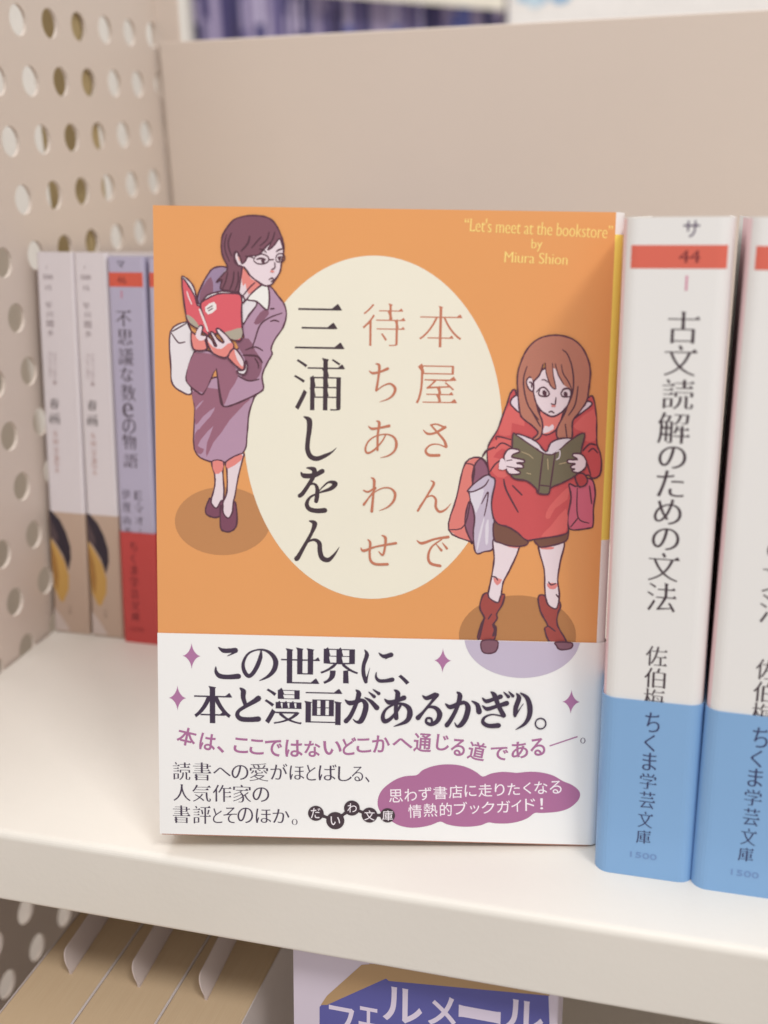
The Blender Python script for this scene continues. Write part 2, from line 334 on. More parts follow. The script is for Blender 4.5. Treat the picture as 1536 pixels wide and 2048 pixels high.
W1 = [('F','#bf8759',[(26.7,77.84),(26.6,76.77),(26.31,75.71),(25.82,74.68),(25.15,73.7),(24.3,72.79),(23.3,71.97),(22.15,71.25),(20.89,70.64),(19.53,70.15),(18.09,69.8),(16.61,69.59),(15.11,69.52),(13.61,69.59),(12.15,69.81),(10.75,70.17),(9.43,70.67),(8.23,71.28),(7.15,72.01),(6.23,72.84),(5.47,73.76),(4.89,74.74),(4.5,75.77),(4.31,76.83),(4.32,77.91),(4.53,78.98),(4.94,80.02),(5.53,81.02),(6.3,81.96),(7.23,82.82),(8.31,83.59),(9.52,84.25),(10.83,84.79),(12.23,85.2),(13.68,85.47),(15.16,85.61),(16.65,85.61),(18.12,85.46),(19.54,85.17),(20.89,84.75),(22.15,84.2),(23.28,83.54),(24.28,82.76),(25.13,81.9),(25.81,80.96),(26.3,79.96),(26.6,78.91)],0,0),'ELLIPSE',('F','#e3dce0',[(3.68,121.07),(7.08,123.31),(8.03,122.2),(9.67,118.0),(8.94,116.1),(7.22,110.86),(8.45,108.5),(8.45,107.26),(7.19,107.0),(4.13,109.09),(3.69,113.17)],1,0),('S','#5a3a46',[(3.84,120.84),(5.26,118.86),(5.97,118.59),(7.05,118.85)],0.26),('S','#5a3a46',[(4.08,121.14),(7.32,123.01)],0.26),('F','#9d86a3',[(9.98,129.0),(11.06,131.81),(12.26,133.91),(13.57,135.43),(15.93,135.82),(17.58,134.69),(20.42,130.8),(19.94,127.54),(10.44,127.15)],1,0),('F','#8b5f72',[(10.46,129.71),(11.66,132.05),(13.09,133.46),(13.55,130.69),(12.82,128.35),(10.68,127.38)],0,0),('F','#e3dce0',[(16.64,135.37),(14.98,133.49),(14.74,133.02),(15.69,133.96)],0,0),('F','#b592aa',[(8.41,108.98),(11.17,108.55),(14.18,110.98),(22.56,107.57),(22.8,106.38),(21.72,103.02),(21.24,98.21),(20.69,94.35),(17.49,91.74),(12.4,91.57),(8.98,94.36),(9.17,103.74)],1,0),('F','#99677a',[(8.54,107.31),(12.01,108.57),(21.6,106.84),(20.64,104.91),(17.27,101.26),(15.33,98.34),(13.39,95.89),(11.8,92.53),(11.94,95.87),(13.41,99.75),(10.5,96.56),(9.52,94.61),(9.24,96.54),(10.51,99.45),(12.7,101.89),(13.79,104.07),(11.01,101.86),(9.36,99.91),(9.24,103.74),(11.27,105.69),(9.28,103.27),(9.1,104.7)],0,0),('F','#99677a',[(9.18,97.98),(10.51,98.97),(9.52,95.34),(11.21,94.4),(10.47,93.18),(9.15,94.12)],0,0),('F','#e4d3d9',[(13.08,91.53),(15.67,91.59),(15.55,89.4),(15.82,85.02),(15.52,82.08),(14.06,80.58),(12.84,82.02),(13.71,85.95),(13.65,88.63)],1,0),('F','#e38982',[(13.2,91.49),(15.55,91.53),(15.43,89.4),(13.8,88.63)],0,0),('F','#e4d3d9',[(16.47,91.65),(20.28,93.61),(20.11,91.91),(19.18,88.26),(18.4,83.85),(18.01,82.13),(17.83,79.92),(16.97,78.18),(15.39,79.62),(15.52,81.83),(16.55,84.55),(16.56,89.42)],1,0),('F','#e38982',[(16.57,91.55),(19.91,93.36),(19.82,91.91),(16.76,89.91)],0,0),('F','#7d4c60',[(11.49,80.03),(11.87,81.51),(12.6,83.0),(12.89,81.78),(13.57,80.81),(14.3,80.83),(15.4,82.57),(15.51,79.38),(14.54,78.62),(13.31,78.47),(11.85,79.06)],1,0),('F','#7d4c60',[(14.98,80.84),(15.28,81.09),(15.64,79.63),(16.36,78.54),(17.1,78.48),(17.83,79.92),(18.01,82.01),(18.49,82.02),(18.81,79.69),(18.68,76.49),(17.21,75.18),(15.5,75.39),(14.97,76.66)],1,0),('F','#b592aa',[(26.33,131.71),(28.23,129.53),(29.66,127.7),(30.19,125.38),(29.45,122.56),(27.56,119.72),(26.73,117.59),(26.97,116.46),(25.9,114.51),(24.71,111.65),(25.01,108.81),(24.48,107.96),(22.68,106.86),(18.24,104.82),(15.72,104.39),(14.88,106.72),(14.19,112.88),(12.74,110.25),(11.16,107.17),(10.08,107.34),(8.41,108.62),(7.22,110.86),(9.18,116.57),(11.58,117.09),(16.83,115.76),(20.41,119.36),(19.94,122.87),(20.18,128.01),(23.97,131.55)],1,0),('F','#99677a',[(7.27,110.86),(9.23,116.53),(15.39,115.38),(17.3,114.83),(19.21,111.31),(17.29,107.95),(16.08,104.83),(15.55,105.06),(14.93,106.95),(14.19,112.76),(12.74,110.48),(11.16,107.36),(8.46,108.74)],0,0),('F','#8b5f72',[(18.5,119.33),(21.6,119.85),(23.03,117.29),(24.71,114.49),(24.0,111.4),(22.32,110.3),(19.93,111.09),(20.89,113.47),(20.41,116.06)],0,0),('F','#8b5f72',[(25.64,126.47),(26.23,125.43),(23.98,123.17),(22.79,123.38),(24.21,125.74)],0,0),('S','#5a3a46',[(14.19,112.88),(15.0,107.43),(15.72,104.46)],0.26),('S','#5a3a46',[(29.2,125.71),(26.35,124.61),(24.22,122.94),(23.03,119.64),(22.32,117.51)],0.26),('S','#5a3a46',[(26.59,123.8),(27.54,124.05),(28.49,123.76)],0.26),('S','#5a3a46',[(20.89,117.25),(23.03,117.99),(24.82,117.2)],0.26),('S','#5a3a46',[(20.41,116.06),(23.51,115.88),(24.71,114.49)],0.37),('S','#5a3a46',[(23.04,115.4),(23.75,114.23),(23.87,113.17)],0.26),('S','#5a3a46',[(19.21,111.31),(21.6,110.29),(24.0,110.69)],0.26),('S','#5a3a46',[(20.06,122.87),(21.6,125.0),(23.5,127.6)],0.26),('S','#5a3a46',[(26.58,126.6),(27.41,126.68)],0.26),('F','#e3dce0',[(20.06,127.89),(22.08,128.5),(23.5,127.71),(21.6,125.0),(20.18,123.11)],1,0),('F','#e4d3d9',[(19.24,132.17),(20.42,134.5),(24.2,131.9),(21.6,129.08),(20.06,128.12)],1,0),('F','#e38982',[(20.0,135.88),(20.77,134.97),(22.31,133.15),(24.2,131.9),(21.6,129.77),(20.89,132.2),(20.42,131.49),(20.06,132.65)],0,0),('F','#eceae6',[(21.32,128.72),(23.97,131.44),(26.05,131.59),(25.99,126.43),(23.5,128.18)],1,0),('S','#5a3a46',[(23.02,132.35),(21.84,131.29),(20.42,129.52)],0.26),('F','#e6d5dc',[(20.19,139.11),(23.95,140.54),(26.54,141.73),(28.54,142.33),(29.49,139.71),(29.03,136.94),(28.64,134.75),(27.39,132.88),(26.8,132.06),(25.39,131.69),(23.73,132.59),(22.07,133.84),(20.7,135.66),(19.24,136.21),(18.42,138.04),(18.77,139.08),(19.48,138.98)],1,0),('F','#7d5260',[(15.47,139.49),(15.6,142.25),(16.67,144.32),(18.31,146.17),(20.43,146.89),(22.54,147.15),(25.12,146.96),(27.0,146.08),(28.41,144.04),(29.36,141.54),(29.51,139.82),(28.65,142.17),(27.25,140.59),(25.96,139.66),(26.66,141.39),(24.9,139.64),(23.72,138.47),(21.6,138.21),(20.78,137.04),(20.07,136.53),(19.71,137.72),(19.01,139.09),(18.35,138.85),(18.42,137.01),(19.24,136.1),(20.07,135.88),(19.9,134.03),(19.66,132.41),(19.23,130.31),(17.34,130.4),(15.21,130.95),(15.57,132.92),(14.26,132.32),(15.69,133.96),(16.88,135.6),(15.94,137.66)],1,1),('S','#5a3a46',[(17.72,143.2),(17.01,141.35),(17.24,139.52),(17.83,138.15)],0.31),('S','#5a3a46',[(16.66,142.95),(16.18,140.88),(16.41,139.05),(17.24,136.99)],0.24),('S','#5a3a46',[(21.84,142.57),(21.37,140.96),(19.95,139.33)],0.37),('S','#5a3a46',[(24.42,142.5),(23.48,141.45),(22.31,140.06)],0.26),('S','#5a3a46',[(26.18,143.55),(25.72,141.94),(24.19,140.55)],0.26),('S','#5a3a46',[(27.47,143.57),(27.01,141.96),(26.07,140.8)],0.26),('S','#5a3a46',[(16.88,134.68),(16.4,132.59),(15.68,130.95)],0.26),('S','#5a3a46',[(18.29,134.7),(18.05,132.61),(17.34,130.75)],0.26),('S','#5a3a46',[(19.24,134.71),(19.24,132.63),(18.52,130.54)],0.26),('F','#eab0aa',[(19.24,138.17),(19.71,137.72),(19.6,137.03),(19.24,137.48)],0,0),('S','#5a3a46',[(19.13,138.4),(19.53,138.06),(19.95,137.03)],0.26),('S','#5a3a46',[(22.78,137.54),(23.37,138.35),(24.66,138.72),(25.96,138.16),(26.08,137.24),(25.14,136.61),(23.72,136.58),(22.9,137.08),(22.78,137.54)],0.21),('S','#5a3a46',[(27.73,137.84),(28.08,138.65),(29.02,138.9),(29.73,138.34),(29.62,137.41),(28.79,137.06),(27.97,137.16),(27.73,137.84)],0.21),('S','#5a3a46',[(26.13,137.47),(27.26,137.56)],0.21),('S','#5a3a46',[(22.78,137.77),(22.07,138.1),(20.89,138.2)],0.21),('S','#5a3a46',[(23.49,137.59),(24.43,137.79),(25.42,137.53)],0.29),('S','#5a3a46',[(24.78,137.45),(24.95,136.93)],0.58),('S','#5a3a46',[(28.2,138.04),(29.02,138.21)],0.24),('S','#5a3a46',[(28.58,138.04),(28.63,137.51)],0.47),('S','#5a3a46',[(24.07,139.86),(25.02,139.64),(25.61,139.08)],0.18),('S','#5a3a46',[(27.5,136.92),(27.55,135.77),(26.79,135.34)],0.21),('S','#5a3a46',[(26.23,133.09),(26.92,133.5),(27.23,133.11),(26.68,132.64)],0.21),('S','#5a3a46',[(27.91,139.34),(28.43,139.74),(29.32,139.98)],0.24),('S','#e38982',[(26.68,134.95),(27.27,134.89)],0.31),('F','#e3dce0',[(6.4,133.12),(7.64,132.96),(9.05,131.31),(9.74,129.0),(10.44,127.38),(12.12,129.27),(14.49,130.12),(16.86,130.32),(19.94,129.63),(19.94,127.54),(10.67,125.52),(8.07,127.34)],1,0),('F','#d9616b',[(6.5,132.78),(8.1,131.29),(9.39,128.99),(9.97,127.14),(10.68,126.45),(12.55,120.59),(10.65,121.54),(8.04,123.13),(7.29,125.23)],1,0),('F','#d9616b',[(10.68,127.38),(12.35,128.69),(14.49,129.66),(16.86,129.86),(19.82,129.51),(19.99,125.67),(20.08,120.01),(18.39,119.44),(15.41,121.15),(12.67,120.63),(11.38,124.59)],1,0),('F','#afa595',[(7.41,124.95),(8.52,124.55),(9.71,123.4),(10.41,121.89),(8.27,123.14)],0,0),('F','#afa595',[(15.89,121.04),(17.79,121.66),(19.98,122.21),(20.01,120.1),(18.39,119.51),(16.6,120.23)],0,0),('F','#e9e2e0',[(11.68,126.7),(13.77,127.95),(14.29,126.32),(12.38,125.08)],0,0),('S','#5a3a46',[(12.22,126.36),(13.41,127.08)],0.18),('S','#5a3a46',[(12.46,125.9),(13.48,126.5)],0.18),('S','#e9d5d5',[(10.44,126.21),(11.37,123.89),(12.31,121.33)],0.37),('S','#e9d5d5',[(7.61,130.13),(7.96,128.97),(8.66,127.35)],0.24),('F','#e38982',[(8.54,121.03),(9.5,120.58),(10.05,121.76),(10.65,122.59),(11.17,122.13),(10.76,120.37),(12.07,120.27),(11.71,119.33),(12.05,117.33),(9.66,116.94),(8.67,117.98)],1,0),('F','#e6d5dc',[(9.49,120.34),(10.05,121.76),(10.65,122.48),(11.01,122.06),(10.64,120.36),(11.83,120.2),(11.54,119.44),(10.39,119.19)],0,0),('F','#e6d5dc',[(12.02,120.11),(13.14,119.47),(13.85,118.07),(14.21,118.31),(12.91,120.99),(13.5,121.07),(14.45,119.73),(15.64,118.81),(15.88,119.28),(14.27,121.6),(14.94,121.89),(16.36,120.7),(17.91,118.84),(18.14,117.67),(16.83,116.0),(15.99,115.47),(13.48,116.41),(12.54,118.05)],1,0),('F','#e38982',[(12.18,119.22),(13.49,117.83),(15.4,117.39),(16.83,118.59),(17.91,118.73),(18.02,117.67),(16.83,116.12),(15.99,115.63),(13.6,116.53)],0,0),('F','#e38982',[(16.95,115.77),(18.38,117.56),(20.41,114.88),(20.41,112.75),(18.97,113.44),(17.42,114.95)],1,0),('F','#e4d3d9',[(18.38,117.32),(19.22,116.51),(20.41,114.65),(20.17,113.46),(18.98,115.09)],0,0),('F','#e3dce0',[(18.97,112.49),(20.69,112.88),(20.93,114.89),(21.32,113.72),(20.89,111.93),(19.69,111.84)],1,0)]
W2 = [('F','#b57f52',[(98.86,52.01),(98.79,50.71),(98.48,49.41),(97.93,48.16),(97.15,46.97),(96.15,45.86),(94.95,44.85),(93.57,43.97),(92.05,43.22),(90.39,42.63),(88.64,42.19),(86.82,41.93),(84.97,41.84),(83.13,41.92),(81.32,42.19),(79.57,42.62),(77.93,43.22),(76.42,43.96),(75.06,44.85),(73.88,45.86),(72.91,46.97),(72.15,48.16),(71.63,49.42),(71.35,50.71),(71.31,52.02),(71.52,53.32),(71.98,54.6),(72.66,55.81),(73.57,56.96),(74.68,58.0),(75.97,58.94),(77.43,59.74),(79.02,60.4),(80.71,60.91),(82.49,61.25),(84.3,61.42),(86.14,61.42),(87.95,61.24),(89.71,60.9),(91.39,60.39),(92.96,59.73),(94.39,58.92),(95.66,57.99),(96.74,56.94),(97.61,55.8),(98.27,54.58),(98.68,53.31)],0,0),'ELLIPSE2',('F','#dd8078',[(71.73,92.39),(75.52,93.49),(77.15,89.93),(74.07,81.86),(73.78,74.04),(73.27,74.03),(68.25,76.64),(69.9,84.37)],1,0),('F','#8f5f74',[(73.79,91.66),(75.52,93.36),(77.15,89.93),(73.65,87.54)],1,0),('F','#8f5f74',[(72.8,83.39),(74.11,80.31),(74.04,73.92),(72.0,77.92)],1,0),('S','#5a3a46',[(71.73,92.26),(73.79,91.53),(73.41,87.02),(72.0,77.92),(68.3,76.67)],0.26),('F','#c5b8cb',[(72.42,85.97),(74.4,88.07),(76.91,89.67),(78.73,88.42),(78.39,82.99),(78.76,79.36),(78.84,72.84),(76.68,71.7),(74.68,71.44),(73.99,75.88),(74.18,79.79),(72.82,85.2)],1,0),('F','#dcd5e0',[(72.95,85.2),(76.24,86.3),(74.61,80.84),(74.07,81.86)],0,0),('F','#dcd5e0',[(75.28,75.64),(76.2,79.31),(76.46,79.06),(75.24,72.5),(74.86,72.23)],0,0),('F','#dcd5e0',[(76.76,77.76),(77.48,79.34),(77.52,73.86),(76.88,73.59)],0,0),('S','#5a3a46',[(72.42,85.84),(73.7,85.74),(76.22,87.08),(77.19,88.64)],0.26),('S','#5a3a46',[(75.7,82.93),(76.55,84.76),(77.16,85.68),(76.98,83.22),(76.43,80.09)],0.24),('F','#cf6a80',[(95.7,87.99),(97.82,89.06),(100.87,89.12),(101.82,86.05),(101.55,82.43),(101.64,78.54),(100.73,77.75),(96.26,77.44),(95.73,81.02),(96.21,84.91)],1,0),('S','#5a3a46',[(97.65,87.0),(98.06,80.29),(100.68,78.91)],0.24),('S','#5a3a46',[(98.07,80.03),(96.5,77.92)],0.24),('S','#5a3a46',[(100.43,87.57),(101.12,83.46)],0.26),('F','#e7d8de',[(78.94,75.2),(84.84,74.28),(84.68,72.71),(83.94,70.33),(82.31,66.61),(81.3,64.48),(80.93,61.56),(80.34,59.56),(78.06,60.57),(78.0,62.29),(78.66,66.27),(79.05,70.22)],1,0),('F','#e7d8de',[(89.34,74.11),(94.96,74.76),(94.39,69.77),(93.98,65.29),(94.52,61.87),(93.99,58.41),(91.83,59.29),(91.12,63.11),(90.78,67.85)],1,0),('F','#de8a86',[(81.52,73.55),(84.74,73.36),(84.38,72.65),(82.31,72.92)],0,0),('F','#de8a86',[(89.76,73.21),(92.85,73.09),(92.22,72.55),(89.91,72.61)],0,0),('F','#de8a86',[(78.94,65.48),(81.02,65.13),(79.9,63.71)],0,0),('F','#de8a86',[(91.5,64.44),(93.9,64.5),(93.61,63.3),(92.2,63.19)],0,0),('S','#5a3a46',[(78.67,65.87),(79.58,65.63),(79.99,64.98)],0.26),('S','#5a3a46',[(91.88,64.85),(92.55,64.15),(93.57,64.54)],0.26),('S','#5a3a46',[(93.8,61.85),(94.48,61.07)],0.26),('F','#7a5448',[(78.9,78.98),(82.15,77.87),(86.49,74.71),(86.1,73.39),(83.07,73.14),(80.22,73.87),(78.83,74.8)],1,0),('F','#7a5448',[(88.56,75.01),(94.77,76.32),(95.95,77.64),(95.8,75.04),(93.84,73.9),(90.02,73.03),(89.02,73.58)],1,0),('F','#a04d48',[(76.61,61.2),(77.76,61.89),(78.18,60.7),(80.21,59.63),(80.93,61.43),(81.73,61.45),(81.26,59.18),(80.04,57.02),(80.18,55.83),(79.34,54.34),(79.99,53.55),(79.41,50.46),(75.89,50.51),(76.55,54.54),(77.21,55.89),(76.05,58.26)],1,0),('F','#a04d48',[(89.64,61.23),(91.1,61.52),(91.96,59.42),(93.88,58.46),(94.51,60.28),(94.9,58.96),(94.3,57.08),(94.4,54.42),(96.73,50.06),(92.96,50.24),(91.4,53.55),(92.07,54.5),(90.28,57.79)],1,0),('S','#5a3a46',[(78.08,55.64),(78.82,56.86)],0.26),('S','#5a3a46',[(79.29,54.34),(79.85,53.01),(79.37,51.66)],0.58),('S','#5a3a46',[(92.15,54.37),(93.89,53.07)],0.26),('S','#5a3a46',[(77.16,55.89),(76.7,54.01),(76.14,50.78)],0.37),('F','#c8575a',[(81.51,108.45),(82.62,109.22),(83.79,104.33),(89.28,99.62),(92.27,100.69),(94.72,102.76),(99.29,107.9),(100.57,107.42),(101.33,102.89),(101.64,97.57),(102.5,95.29),(102.92,92.75),(102.6,90.18),(101.11,89.38),(99.68,90.12),(97.63,87.51),(95.7,87.99),(96.26,84.91),(95.66,79.72),(96.01,77.39),(94.78,76.06),(88.67,74.94),(86.37,74.63),(84.25,76.35),(82.15,77.61),(79.03,78.85),(78.0,83.24),(78.73,88.42),(77.42,89.68),(76.81,92.74),(76.95,96.58),(78.87,100.18),(80.02,103.75),(80.99,106.55)],1,0),('F','#d86a68',[(81.34,105.8),(84.33,103.33),(84.92,101.06),(82.11,101.77),(81.95,98.97),(79.15,99.17),(79.82,101.98)],0,0),('F','#d86a68',[(77.44,97.1),(79.94,98.42),(82.25,97.7),(81.83,95.14),(80.02,95.88),(78.05,93.79),(80.1,93.32),(81.75,89.76),(79.22,89.2),(77.36,91.47),(76.75,94.79)],0,0),('F','#d86a68',[(100.66,105.4),(101.26,100.36),(101.24,98.07),(98.71,98.02),(98.37,100.05),(96.04,101.27)],0,0),('F','#d86a68',[(94.62,86.42),(95.62,86.96),(95.47,84.37),(92.74,82.25),(91.56,79.89),(90.52,80.13),(91.45,82.74)],0,0),('F','#d86a68',[(95.3,82.3),(95.61,77.64),(94.26,76.31),(89.67,75.43),(91.88,78.08)],0,0),('F','#e3d3de',[(81.59,106.69),(82.29,107.71),(83.29,107.85),(83.92,104.21),(81.98,105.69)],1,0),('F','#e3d3de',[(99.08,107.01),(100.17,106.35),(98.18,104.6),(96.1,102.99),(97.39,105.34)],1,0),('S','#5a3a46',[(78.69,97.89),(78.79,98.65),(81.99,97.95)],0.26),('S','#5a3a46',[(78.5,95.85),(79.98,97.15),(82.3,96.17)],0.26),('S','#5a3a46',[(77.39,90.45),(78.61,92.27),(80.35,93.58)],0.26),('S','#5a3a46',[(80.64,88.71),(81.36,86.15),(84.21,81.17)],0.31),('S','#5a3a46',[(82.72,87.34),(84.97,85.19)],0.26),('S','#5a3a46',[(75.63,94.0),(76.48,95.3),(78.24,96.1)],0.37),('S','#5a3a46',[(98.55,95.73),(100.01,97.28),(101.54,97.06)],0.31),('S','#5a3a46',[(99.83,95.5),(100.81,96.28),(101.99,95.28)],0.26),('S','#5a3a46',[(99.7,92.68),(100.57,90.14)],0.26),('F','#b54a4d',[(97.02,90.07),(98.78,90.49),(99.85,89.1),(99.4,87.8),(97.89,87.52)],1,0),('F','#df7f78',[(88.33,104.67),(90.39,103.57),(91.91,103.47),(93.63,104.77),(92.4,100.69),(89.29,99.37)],1,0),('F','#e6d5dc',[(89.6,101.27),(90.62,101.04),(91.35,101.69),(91.65,100.55),(89.28,99.49)],0,0),('F','#b87c6a',[(83.17,109.11),(83.0,112.62),(83.65,115.63),(85.05,118.65),(87.23,120.79),(89.95,121.71),(92.7,121.71),(95.48,120.81),(97.57,118.86),(98.94,116.15),(99.48,113.42),(99.23,109.4),(98.83,106.88),(97.18,104.33),(95.88,102.28),(95.9,98.73),(94.13,98.49),(92.61,98.54),(92.4,100.69),(93.68,103.5),(94.55,106.8),(92.95,115.3),(87.92,115.71),(87.15,109.18),(87.81,105.16),(89.07,101.9),(88.8,98.97),(87.57,97.93),(87.0,98.25),(88.14,99.6),(86.94,101.1),(84.61,102.83),(83.79,104.33)],1,1),('F','#e9d9e0',[(86.7,111.18),(87.79,112.45),(88.98,114.23),(92.98,114.55),(95.17,110.33),(94.93,106.81),(93.63,104.77),(91.91,103.6),(90.39,103.64),(88.58,104.8),(87.46,106.42),(86.7,109.17)],1,0),('F','#e9d9e0',[(85.07,111.15),(85.54,112.16),(86.5,111.88),(86.7,109.17),(85.68,109.61)],1,0),('F','#b87c6a',[(86.56,111.56),(87.78,112.7),(88.82,115.22),(89.18,115.48),(89.47,113.24),(89.97,111.24),(90.64,110.12),(91.79,109.82),(91.21,111.76),(90.87,114.01),(91.49,114.27),(92.57,112.29),(93.65,110.56),(94.67,110.07),(95.69,109.79),(95.71,115.35),(92.82,118.53),(87.81,118.69),(85.16,115.66),(85.0,113.16),(86.03,112.42)],0,0),('S','#5a3a46',[(88.69,115.22),(88.02,112.96),(86.82,111.56)],0.26),('S','#5a3a46',[(89.23,115.48),(89.47,113.24),(90.64,110.38),(91.79,109.82),(91.1,112.76),(90.81,115.51)],0.21),('S','#5a3a46',[(91.45,115.39),(92.17,113.03),(93.51,110.8)],0.21),('S','#5a3a46',[(92.83,115.29),(93.29,113.3),(94.62,111.33),(95.58,109.34)],0.21),('S','#5a3a46',[(92.95,118.58),(94.12,117.56),(95.23,114.84),(95.75,111.35),(95.5,108.33),(94.13,104.78),(93.46,102.74)],0.26),('S','#5a3a46',[(85.07,114.66),(84.4,112.14),(84.64,109.14),(85.77,105.63),(88.15,102.64)],0.24),('S','#5a3a46',[(96.8,110.36),(96.34,106.33),(94.93,103.78)],0.24),('S','#5a3a46',[(86.17,105.13),(87.38,103.13),(88.59,101.13)],0.24),('S','#5a3a46',[(94.25,101.74),(94.76,98.71)],0.21),('S','#5a3a46',[(85.7,111.16),(86.28,110.92),(86.25,109.92)],0.26),('S','#5a3a46',[(87.42,108.93),(88.26,109.83),(89.27,109.97),(90.32,108.74),(89.84,108.02),(88.46,108.07),(87.93,108.57),(88.26,109.83)],0.26),('S','#5a3a46',[(89.13,109.02),(89.4,108.42)],0.73),('S','#5a3a46',[(92.97,108.66),(93.56,109.68),(94.81,109.82),(95.35,108.83)],0.31),('S','#5a3a46',[(92.97,108.66),(93.5,107.99),(95.01,108.02)],0.24),('S','#5a3a46',[(93.97,108.8),(94.17,108.25)],0.68),('S','#5a3a46',[(91.87,107.76),(91.73,106.19),(90.87,106.35)],0.24),('S','#5a3a46',[(90.41,104.4),(90.98,104.62),(91.58,104.27)],0.24),('S','#5a3a46',[(88.52,111.72),(89.2,111.73),(89.97,111.19)],0.18),('S','#de8a86',[(91.06,105.85),(91.77,105.82)],0.31),('F','#ddd3dc',[(83.22,98.99),(85.25,98.78),(87.83,97.56),(90.07,95.31),(91.14,97.37),(93.38,98.43),(95.91,98.48),(95.68,97.71),(91.5,94.57),(88.71,94.51)],1,0),('F','#756d58',[(82.4,99.23),(83.48,98.8),(87.37,96.27),(89.71,94.92),(92.12,94.96),(95.42,97.96),(98.71,99.75),(98.1,95.72),(97.75,90.85),(94.54,88.48),(91.66,87.13),(90.95,85.57),(88.65,85.73),(88.18,86.8),(85.87,88.56),(82.4,89.52),(82.34,94.9)],1,0),('S','#5a3a46',[(89.45,94.91),(89.01,89.91),(88.73,85.78)],0.29),('S','#5a3a46',[(92.19,94.96),(91.68,89.96),(91.2,85.84)],0.29),('S','#5a3a46',[(88.97,87.59),(91.27,87.38)],0.24),('S','#b3a080',[(84.49,95.2),(86.16,94.59),(87.21,93.72)],0.16),('S','#b3a080',[(85.81,90.36),(86.83,90.12)],0.16),('S','#b3a080',[(90.52,93.65),(90.74,91.23)],0.18),('S','#b3a080',[(93.23,92.56),(94.86,92.97)],0.18),('S','#ddd3dc',[(92.48,95.35),(93.23,95.62),(93.17,94.09),(92.5,93.57)],0.21),('F','#e6d5dc',[(80.54,94.1),(81.55,95.78),(83.58,95.74),(83.98,95.19),(82.48,94.52),(82.5,93.88),(84.99,93.37),(85.08,92.78),(83.44,92.62),(84.85,92.19),(84.8,91.49),(82.97,91.38),(84.22,90.63),(84.08,90.07),(81.74,90.15),(80.97,91.8)],1,0),('F','#e6d5dc',[(99.28,93.65),(98.21,94.9),(96.55,95.05),(96.2,94.53),(97.37,93.71),(95.22,93.57),(95.25,92.9),(96.91,92.68),(95.86,92.15),(96.19,91.59),(96.83,91.48),(96.16,91.13),(97.5,90.64),(98.99,91.52),(99.45,92.68)],1,0),('S','#5a3a46',[(81.13,93.09),(82.4,93.31)],0.18),('S','#5a3a46',[(81.17,91.8),(83.22,91.46)],0.18),('F','#e6d5dc',[(79.72,93.44),(80.61,93.33),(81.19,91.29),(79.41,91.13)],0,0)]
BAND_ART = [('F','#c3b8cc',[(99.76,51.55),(99.72,50.78),(99.59,50.01),(99.38,49.25),(99.09,48.5),(98.72,47.78),(98.27,47.07),(97.74,46.39),(97.14,45.75),(96.47,45.14),(95.74,44.56),(94.94,44.04),(94.1,43.55),(93.2,43.12),(92.25,42.74),(91.27,42.42),(90.26,42.15),(89.22,41.94),(88.16,41.79),(87.09,41.7),(86.01,41.67),(84.94,41.71),(83.87,41.81),(82.82,41.96),(81.78,42.18),(80.78,42.46),(79.81,42.79),(78.88,43.18),(77.99,43.62),(77.16,44.11),(76.38,44.64),(75.67,45.22),(75.02,45.84),(74.45,46.49),(73.94,47.17),(73.52,47.88),(73.17,48.62),(72.9,49.37),(72.72,50.13),(72.62,50.9)],0,0),('F','#825a68',[(76.91,50.53),(80.34,50.56),(80.31,48.46),(79.37,47.58),(77.41,47.53),(76.6,48.65)],1,0),('F','#825a68',[(94.04,50.53),(97.62,50.54),(97.98,49.55),(97.04,48.92),(95.09,48.82),(94.23,49.73)],1,0)]
CLOUD = [(52.84,9.59),(53.1,11.54),(54.25,13.51),(56.79,15.58),(59.35,16.65),(62.1,16.99),(63.36,18.18),(65.54,19.2),(67.73,19.72),(69.93,19.89),(72.5,19.69),(74.72,18.98),(76.59,17.95),(77.97,17.03),(79.89,17.85),(82.44,18.34),(85.01,18.25),(86.11,18.2),(89.39,18.56),(92.32,18.37),(94.91,17.67),(97.16,16.39),(99.39,15.48),(101.1,13.99),(101.28,12.45),(100.32,10.88),(98.54,9.48),(96.0,8.64),(92.34,8.26),(90.68,8.22),(89.07,6.89),(86.9,5.94),(84.33,5.4),(81.39,5.32),(79.61,5.51),(77.71,4.71),(74.77,4.28),(71.81,4.36),(69.58,4.8),(68.01,5.42),(65.89,4.5),(63.31,3.85),(60.72,3.66),(58.12,4.17),(56.25,5.21),(54.37,6.53),(53.23,8.05)]
SPARKLES = [(8.09,45.14,2.21,3.29),(4.64,34.73,2.14,3.21),(67.64,45.44,2.07,3.07),(98.25,36.11,2.14,3.07)]
CATCH = [('世',34.0,43.4,9.27,8.79,0),('界',43.2,43.53,8.98,8.96,0),('、',58.56,40.56,2.65,2.44,0),('本',13.18,33.29,9.14,9.19,0),('漫',29.91,33.34,8.87,8.96,0),('画',39.5,33.43,9.1,8.88,0)]
